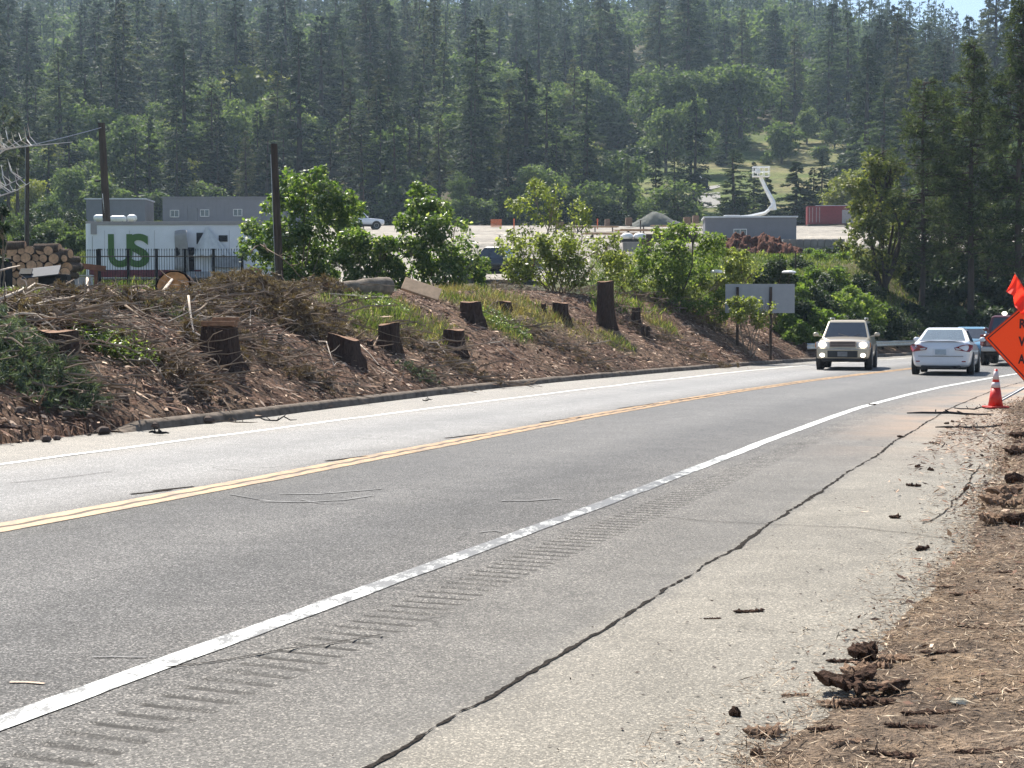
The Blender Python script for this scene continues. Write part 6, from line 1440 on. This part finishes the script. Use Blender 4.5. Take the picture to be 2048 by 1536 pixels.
clipbox(suv, "skid_plate", (0, 2.2, .37), (1.35, .2, .1), M_PLAST, .03); clipbox(suv, "bumper_trim", (0, 2.345, .70), (1.5, .03, .03), M_STEEL, .01)
for sx in (-1, 1): rr = MB(); rr.tube([(sx * .58, .1, 1.69), (sx * .58, .0, 1.74), (sx * .58, -1.5, 1.74), (sx * .58, -1.6, 1.69)], .02, 6); rr.build("roof_rail", M_STEEL, suv)
for sx in (-1, 1): wp = MB(); wp.tube([(sx * .1 - .2, 1.02, 1.11), (sx * .35 - .1, .86, 1.2)], .012, 5); wp.build("wiper", M_PLAST, suv)

# light blue car behind the sedan
h = flat(1938, 722.5); th = R(180 + 17 + 4); fw = np.array([math.sin(th), math.cos(th), 0]); c = h - fw * 1.3
BL = carpaint("light_blue_paint", (.16, .34, .48), metal=.3, rough=.3)
blu = car("hatchback_car", tuple(c), -th, "light blue car coming along the bend, mostly hidden by the white sedan", "car", dict(L=4.2, W=1.75, H=1.42, gc=.2, mat=BL, belt=.9, zdeck=.95, cab=(1.2, .4, -1.3, -1.9), r=.31, wy=(1.3, -1.3), wb=.87, wt=.66,
    st=[(-2.1, .78, .32, .85), (-2.0, .92, .25, .95), (-1, 1, .2, .97), (1.1, 1, .2, .93), (1.7, .97, .2, .84), (2.0, .9, .22, .74), (2.12, .76, .3, .6)]))
for sx in (-1, 1): ell("headlight", (sx * .62, 2.0, .62), (.36, .2, .15), M_LAMPL, blu)
clipbox(blu, "grille", (0, 2.1, .45), (.9, .06, .18), M_PLAST, .02); clipbox(blu, "licence_plate", (0, 2.14, .45), (.32, .02, .15), M_PLATE, .004)

# dark red pickup behind the orange sign
def pickup(loc, rz, mat, label, r=.42, extra=True):
    t = car("pickup_truck", loc, rz, label, "truck", dict(L=5.3, W=1.92, H=1.86, gc=.42, mat=mat, belt=1.2, zdeck=1.2, cab=(.95, .35, -.75, -.95), r=r, tw=.28, wy=(1.7, -1.6), wb=.9, wt=.74, split=[.08, .5, .56, .92],
        st=[(-2.62, .93, .62, 1.12), (-2.55, .98, .52, 1.2), (-1, 1, .5, 1.2), (0, 1, .5, 1.22), (1.2, 1, .5, 1.2), (2.0, .98, .5, 1.14), (2.5, .94, .52, 1.08), (2.62, .86, .6, .95)]))
    clipbox(t, "rear_bumper", (0, -2.7, .62), (1.75, .12, .18), M_STEEL, .03); clipbox(t, "tailgate", (0, -2.64, .95), (1.45, .05, .44), mat, .02)
    for sx in (-1, 1): clipbox(t, "tail_light", (sx * .86, -2.62, .95), (.13, .08, .4), M_TAIL, .02)
    return t
h = flat(2018, 731); th = R(18.3 + 5); fw = np.array([math.sin(th), math.cos(th), 0]); c = h + fw * 1.6
RD = carpaint("dark_red_paint_gloss", (.10, .012, .015), rough=.3)
pk = pickup(tuple(c), -th, RD, "dark red pickup truck half hidden behind the orange sign")
lb_ = MB(); lb_.box((0, -.2, 1.9), (1.1, .12, .08)); lo_ = lb_.build("roof_light_bar", M_PLAST, pk); ell("roof_light", (-.3, -.28, 1.93), (.2, .14, .16), M_LAMPL, lo_)
# black pickup among the bushes and white one in the yard
x, y, z = onT(990, 84); pickup((x, y, z), R(68), carpaint("black_paint", (.018, .02, .025), rough=.25), "black pickup partly hidden between the pointed bush and the olive bush")
x, y, z = onT(722, 166); w2 = pickup((x, y, z + .0), R(-80), WH, "white pickup parked far back in the yard right of the largest maple bush")

# ------------------------------------------------------------------ guardrail
def guardrail():
    s = np.arange(64, 104, .5); x, y = road_pt(s, oK(s) + .55); root = empty("guardrail", (float(x[0]), float(y[0]), 0), label="steel guardrail along the bend behind the gold and white cars", cat="guardrail"); o = np.array([x[0], y[0], 0])
    prof = [(0, .42), (.035, .47), (.0, .525), (0, .575), (.035, .63), (0, .69)]; th_ = np.interp(s, _s, _th); V = []
    for a, z in prof: V.append(np.stack([x - o[0] + np.cos(th_) * a, y - o[1] - np.sin(th_) * a, np.full(len(s), z + .03)], 1))
    V = np.stack(V, 1).reshape(-1, 3); r_ = mesh_np("rail", V, grid_faces(len(s), len(prof)), M_STEEL, root, smooth=True); sm = r_.modifiers.new("t", 'SOLIDIFY'); sm.thickness = .006
    for k in range(0, len(s), 4): m = MB(); m.box((x[k] - o[0] - np.cos(th_[k]) * .09, y[k] - o[1] + np.sin(th_[k]) * .09, .3), (.12, .12, .9), -th_[k]); m.build("post", M_POLE, root)
guardrail()

# ------------------------------------------------------------------ cone
def cone():
    h = flat(1991, 817); root = empty("traffic_cone", (h[0], h[1], .012), R(12), "orange red traffic cone with two pale bands on the shoulder", "cone"); m = simple("cone_vinyl", (.62, .02, .012), .45, var=.08, scale=4); g = math.sqrt
    b = MB(); b.box((0, 0, .02), (.37, .37, .035), taper=.94); b.build("base", simple("cone_base_vinyl", (.45, .025, .015), .6, var=.2), root, bevel=.01)
    R0 = lambda z: .135 - .108 * (z - .03) / .68
    c = MB(); c.lathe([(R0(.03), .03), (R0(.36), .36)], 28); c.lathe([(R0(.36), .36), (R0(.71), .71), (R0(.71) - .008, .71)], 28); c.build("body", m, root, smooth=True)
    for a, z1 in ((.37, .47), (.52, .67)):
        c = MB(); c.lathe([(R0(a) + .003, a), (R0(z1) + .003, z1)], 28); c.build("reflective_band", simple("pale_band", (.60, .50, .50), .5, var=.08), root, smooth=True)
cone()

# ------------------------------------------------------------------ orange work sign with flag
def work_sign():
    Y = 29.3; c = at(2062, 681, Y); z = c[2]; root = empty("warning_sign", (c[0], Y, Tz(c[0], Y)), R(-17), "orange diamond roadworks sign on a portable stand, cut by the right edge", "sign"); z -= Tz(c[0], Y)
    s_ = 1.22; m, N, L = newmat("fluorescent_orange"); p = N.new("ShaderNodeBsdfPrincipled"); p.inputs["Base Color"].default_value = (.80, .15, .01, 1); p.inputs["Roughness"].default_value = .5
    t = N.new("ShaderNodeBsdfTranslucent"); t.inputs[0].default_value = (.9, .13, .01, 1); mx = N.new("ShaderNodeMixShader"); mx.inputs[0].default_value = .42; L.new(p.outputs[0], mx.inputs[1]); L.new(t.outputs[0], mx.inputs[2]); o = N.new("ShaderNodeOutputMaterial"); L.new(mx.outputs[0], o.inputs[0])
    rot = Matrix.Rotation(R(45 + 3), 3, 'Y'); dk = simple("sign_black", (.018, .006, .004), .6, var=.1); mar = simple("sign_edge", (.30, .03, .008), .5)
    b = MB(); b.box((0, 0, 0), (s_, .004, s_), M=rot); po = b.build("sign_panel", m, root, bevel=0); po.location = (0, 0, z)
    fr = MB()
    for a in range(4):
        q = Matrix.Rotation(R(90 * a), 3, 'Y')
        c_ = rot @ q @ Vector((0, -.006, s_ / 2 - .045)); fr.box(c_, (s_ - .07, .006, .022), M=rot @ q)
    f_ = fr.build("border_line", dk, root); f_.location = (0, 0, z)
    er = MB()
    for a in range(4):
        q = Matrix.Rotation(R(90 * a), 3, 'Y'); c_ = rot @ q @ Vector((0, 0, s_ / 2 + .003)); er.box(c_, (s_ + .02, .02, .014), M=rot @ q)
    f_ = er.build("edge_binding", mar, root); f_.location = (0, 0, z)
    for i, wd in enumerate(("ROAD", "WORK", "AHEAD")):
        text_obj("lettering", wd, .245, dk, root, (-.225, -.009, z + .245 - .345 * i), (R(90), R(1), 0), .010, .002, sx=(.78 if i < 2 else .66), space=1.05)
    st = MB(); st.box((0, .05, (z - .1) / 2 + .05), (.05, .05, z + .5)); st.build("mast", M_STEEL, root)
    for a in (40, 140, 220, 320):
        l = MB(); l.tube([(0, .05, .35), (.75 * math.cos(R(a)), .05 + .75 * math.sin(R(a)), .03)], .02, 6); l.build("leg", M_STEEL, root)
    # flag: cloth hanging in folds from a short staff above the sign
    fm, N, L = newmat("red_orange_cloth"); p = N.new("ShaderNodeBsdfPrincipled"); p.inputs["Base Color"].default_value = (.9, .045, .02, 1); p.inputs["Roughness"].default_value = .7; t = N.new("ShaderNodeBsdfTranslucent"); t.inputs[0].default_value = (1, .06, .03, 1); mx = N.new("ShaderNodeMixShader"); mx.inputs[0].default_value = .5; L.new(p.outputs[0], mx.inputs[1]); L.new(t.outputs[0], mx.inputs[2]); o = N.new("ShaderNodeOutputMaterial"); L.new(mx.outputs[0], o.inputs[0])
    fr = empty("warning_flag", tuple(at(2062, 640, Y)), 0, "red orange warning flag hanging above the orange sign", "flag"); O = np.array(fr.location)
    A = [(2030, 547), (2040, 562), (2051, 582), (2063, 604), (2074, 626)]; Bm = [(2021, 568), (2031, 580), (2041, 590), (2050, 614), (2064, 630)]; C_ = [(2012, 583), (2026, 591), (2029, 612), (2038, 622), (2056, 640)]
    def ip(P, u): i = min(int(u), 3); f = u - i; return np.array(P[i]) * (1 - f) + np.array(P[i + 1]) * f
    V = []; nu, nv = 25, 13
    for j in range(nv):
        v = 2 * j / (nv - 1)
        for i in range(nu):
            u = 4 * i / (nu - 1); q = ip(A, u) * (1 - v) + ip(Bm, u) * v if v <= 1 else ip(Bm, u) * (2 - v) + ip(C_, u) * (v - 1)
            w_ = at(q[0], q[1], Y + .06 * math.sin(u * 3.3 + v) * v * .9 + .02 * math.sin(u * 7)); V.append(w_ - O)
    mesh_np("cloth", np.array(V), grid_faces(nv, nu), fm, fr, smooth=True)
    s2 = MB(); s2.tube([tuple(at(2029, 545, Y + .02) - O), tuple(at(2076, 632, Y + .02) - O)], .011, 6); s2.build("staff", simple("wood_staff", (.45, .3, .17), .7), fr)
work_sign()

# ------------------------------------------------------------------ loose bark pieces and sticks on the shoulder and verge
M_CHUNK = simple("bark_chunk", (.075, .045, .032), .95, var=.6, scale=18, bp=1., bscale=60, spec=.1)
M_CHUNKL = simple("lighter_bark_chunk", (.24, .16, .11), .95, var=.5, scale=18, bp=1., bscale=60, spec=.1)
def chunk(px, py, l, w_, h_, ang, mat, label, seed, lift=0., curl=.3, cat="bark piece", group="bark pieces by the roadside"):
    g = np.random.default_rng(seed); f = flat(px, py, .05); s, d = road_sd([f[0]], [f[1]]); z = max(float(verge_z(f[0:1], f[1:2], s, d)[0]), float(rz(f[0:1], f[1:2])[0])); n, m = 22, 9; V = []
    for i in range(n):
        t = i / (n - 1) * 2 - 1; prof = (1 - abs(t) ** 2.6) ** .5 * (1 + .3 * g.normal()) if abs(t) < 1 else .12
        prof = max(prof, .15)
        for k in range(m):
            a = 2 * math.pi * k / m; rr = 1 + .42 * g.normal() * .5
            V.append((t * l / 2 + g.normal(0, l * .012), math.cos(a) * w_ / 2 * prof * rr, h_ / 2 + math.sin(a) * h_ / 2 * prof * rr + curl * h_ * t * t + lift))
    V = np.array(V); F = [[i * m + k, i * m + (k + 1) % m, (i + 1) * m + (k + 1) % m, (i + 1) * m + k] for i in range(n - 1) for k in range(m)] + [list(range(m))[::-1], list(range((n - 1) * m, n * m))]
    b = MB(); b.poly([tuple(v) for v in V], F); o = b.build("bark_piece", mat); o.location = (f[0], f[1], z - .006); o.rotation_euler = (0, 0, ang); tag(o, label, cat, group)
chunk(1690, 1358, .30, .10, .055, .35, M_CHUNK, "largest dark bark piece in the pile, standing on edge at its left", 1, .02, .9)
chunk(1740, 1372, .32, .09, .045, -.12, M_CHUNK, "long dark curled bark piece across the middle of the pile", 2, .015, .8)
chunk(1778, 1368, .20, .06, .04, .35, M_CHUNKL, "reddish bark piece at the right tip of the pile", 3, .01, .5)
chunk(1715, 1338, .16, .10, .05, .1, M_CHUNKL, "ragged pale brown bark piece on top of the pile", 4, .02, .3)
chunk(1752, 1393, .17, .05, .035, .05, M_CHUNK, "smooth dark bark piece in front of the pile", 5, .0, .1)
chunk(1672, 1388, .16, .06, .025, -.2, M_CHUNKL, "flat splintered bark piece at the left front of the pile", 6)
chunk(1700, 1392, .11, .05, .03, .3, M_CHUNK, "small dark bark piece at the front centre of the pile", 7)
chunk(1725, 1298, .14, .09, .06, .2, M_CHUNK, "upright ragged bark piece behind the pile", 8, .01, .3)
chunk(1690, 1302, .18, .03, .018, .02, M_CHUNK, "thin straight bark strip left behind the pile", 9)
chunk(1745, 1315, .17, .06, .035, -.1, M_CHUNKL, "flat bark piece with pale top behind the pile", 10)
chunk(1790, 1305, .16, .07, .03, .15, M_CHUNKL, "reddish frayed bark piece right behind the pile", 11)
chunk(1530, 1446, .17, .05, .035, -.03, M_CHUNKL, "single rough bark piece lying on the pale shoulder near the bottom", 12)
chunk(1470, 1406, .045, .04, .035, .5, M_CHUNK, "small dark lump on the pale shoulder left of the bark pile", 13, curl=0)
chunk(1513, 1486, .05, .04, .03, .2, M_CHUNK, "small dark lump on the shoulder below the single rough bark piece", 14, curl=0)
chunk(1590, 1368, .12, .03, .015, .1, M_CHUNKL, "orange splinter at the left of the bark pile", 15)
chunk(1917, 1402, .075, .05, .016, .9, simple("pale_chip", (.62, .55, .42), .8), "white standing wood chip on the verge right of the bark pile", 16, curl=.1)
chunk(1498, 1205, .18, .035, .02, .25, M_CHUNK, "thin dark bark strip on the shoulder above the bark pile", 17)
chunk(1425, 1218, .10, .02, .012, .2, M_CHUNK, "tiny bark strip left of the thin dark one", 18)
for i, (px, py, l, a) in enumerate([(2010, 985, .42, .5), (2030, 960, .3, 1.1), (1990, 1000, .3, .15), (2035, 905, .35, .3), (2018, 1012, .26, -.2), (2040, 870, .4, .6), (1985, 1040, .22, .1), (2030, 1045, .3, .8)]):
    chunk(px, py, l, .12, .07, a, M_CHUNK if i % 2 else M_CHUNKL, ["big pale brown bark slab at the right edge of the verge", "dark bark slab leaning at the right edge", "flat pale bark piece just off the asphalt at the right", "dark bark piece in the shaded verge below the cone", "light splinter slab under the big bark slab", "dark clod of bark nearest below the cone", "small pale bark piece at the asphalt edge", "dark bark slab low at the right edge"][i], 30 + i, .01, .5)
for i, (px, py, l, a) in enumerate([(1900, 1160, .2, .4), (1960, 1250, .26, -.3), (1880, 1300, .2, .2), (1995, 1380, .25, .5), (1820, 1450, .2, -.2), (1985, 1500, .3, .1), (1930, 1180, .18, 0), (2010, 1140, .2, .6), (1860, 1420, .24, .1), (1700, 1480, .16, .3), (1780, 1505, .2, -.4), (1650, 1440, .14, .2)]):
    chunk(px, py, l, .03, .018, a, M_CHUNK if i % 3 else M_CHUNKL, f"narrow bark strip on the needle covered verge, {['uppermost left', 'middle right', 'middle', 'lower right', 'lower middle', 'bottom right', 'upper', 'upper right', 'beside the standing white chip', 'below the bark pile', 'bottom middle', 'left below the bark pile'][i]}", 60 + i)
for i, (px, py) in enumerate([(1745, 805), (1890, 820), (1905, 838), (1800, 868), (1870, 880), (1893, 842), (1835, 925), (1862, 932), (1827, 962), (1790, 1024), (1845, 1085), (1410, 1000 + 200)]):
    if py > 1150: continue
    chunk(px, py, .10 if i % 2 else .16, .04, .03, i * .7, M_CHUNK, "small dark bark scrap lying on the pale shoulder near the cone" if py < 900 else "small dark bark scrap lying on the pale shoulder in mid distance", 90 + i, group="bark scraps on the shoulder")
def roadstick(px, py, l, ang, label, seed, w_=.012):
    g = np.random.default_rng(seed); f = flat(px, py); b = MB(); pts = [(l * (t - .5), g.normal(0, .03), .02 + abs(g.normal(0, .02))) for t in np.linspace(0, 1, 7)]; b.tube(pts, [w_ * .6, w_, w_, w_ * 1.2, w_, w_ * .8, w_ * .4], 6)
    for k in range(3): q = pts[k + 2]; b.tube([q, (q[0] + g.normal(0, .06), q[1] + g.normal(0, .08), q[2] + .05)], w_ * .5, 4)
    o = b.build("stick", M_DARK if seed % 2 else M_TWIG); o.location = (f[0], f[1], 0.01); o.rotation_euler = (0, 0, ang); tag(o, label, "stick", "sticks on the asphalt edge")
roadstick(318, 871, .28, .1, "small dark twig bunch left on the far shoulder", 1, .02); roadstick(555, 845, .6, .05, "long thin stick on the far shoulder by the kerb", 3); roadstick(470, 850, .7, 0, "pale grass and twig wisp on the far shoulder at the kerb", 2, .01); roadstick(855, 805, .2, 0, "tiny stick on the far shoulder in mid distance", 5)
roadstick(1900, 832, 1.4, -.35, "long curved dark branch on the shoulder left of the cone", 7, .02); roadstick(1935, 860, .9, -.3, "second dark branch on the shoulder below the cone", 9, .015); roadstick(1950, 822, .8, .2, "dark twig touching the long curved branch by the cone", 11, .012)
def cone_litter():
    g = np.random.default_rng(5); n = 2600; s = g.normal(24, 3.2, n); d = -4.1 - np.abs(g.normal(0, .9, n)) + .3; x, y = road_pt(s, d); L_ = g.uniform(.02, .12, n)
    V, F = leaf_quads(np.stack([x, y, np.maximum(rz(x, y), 0) + .03], 1), unit(g.normal(0, 1, (n, 3)) * np.array([1, 1, .2])), unit(np.array([0, 0, 1]) + g.normal(0, .4, (n, 3))), L_, L_ * .2)
    o = mesh_np("cone_litter", V, F, MATS["bark_chips"]); tag(o, "brown bark crumbs and needles strewn round the cone", "litter", kind="stuff")
cone_litter()
# ------------------------------------------------------------------ haze
def haze():
    b = MB(); b.box((0, 470, 106), (1400, 1120, 220)); m = bpy.data.materials.new("haze_air"); m.use_nodes = True; N = m.node_tree.nodes; N.clear()
    v = N.new("ShaderNodeVolumePrincipled"); v.inputs["Density"].default_value = HAZE; v.inputs["Color"].default_value = (.62, .8, 1, 1); v.inputs["Anisotropy"].default_value = .2
    o = N.new("ShaderNodeOutputMaterial"); m.node_tree.links.new(v.outputs[0], o.inputs["Volume"])
    h = b.build("haze", m); tag(h, "thin bluish haze in the air over the valley", "haze", kind="stuff")
HAZE = .0002
haze()
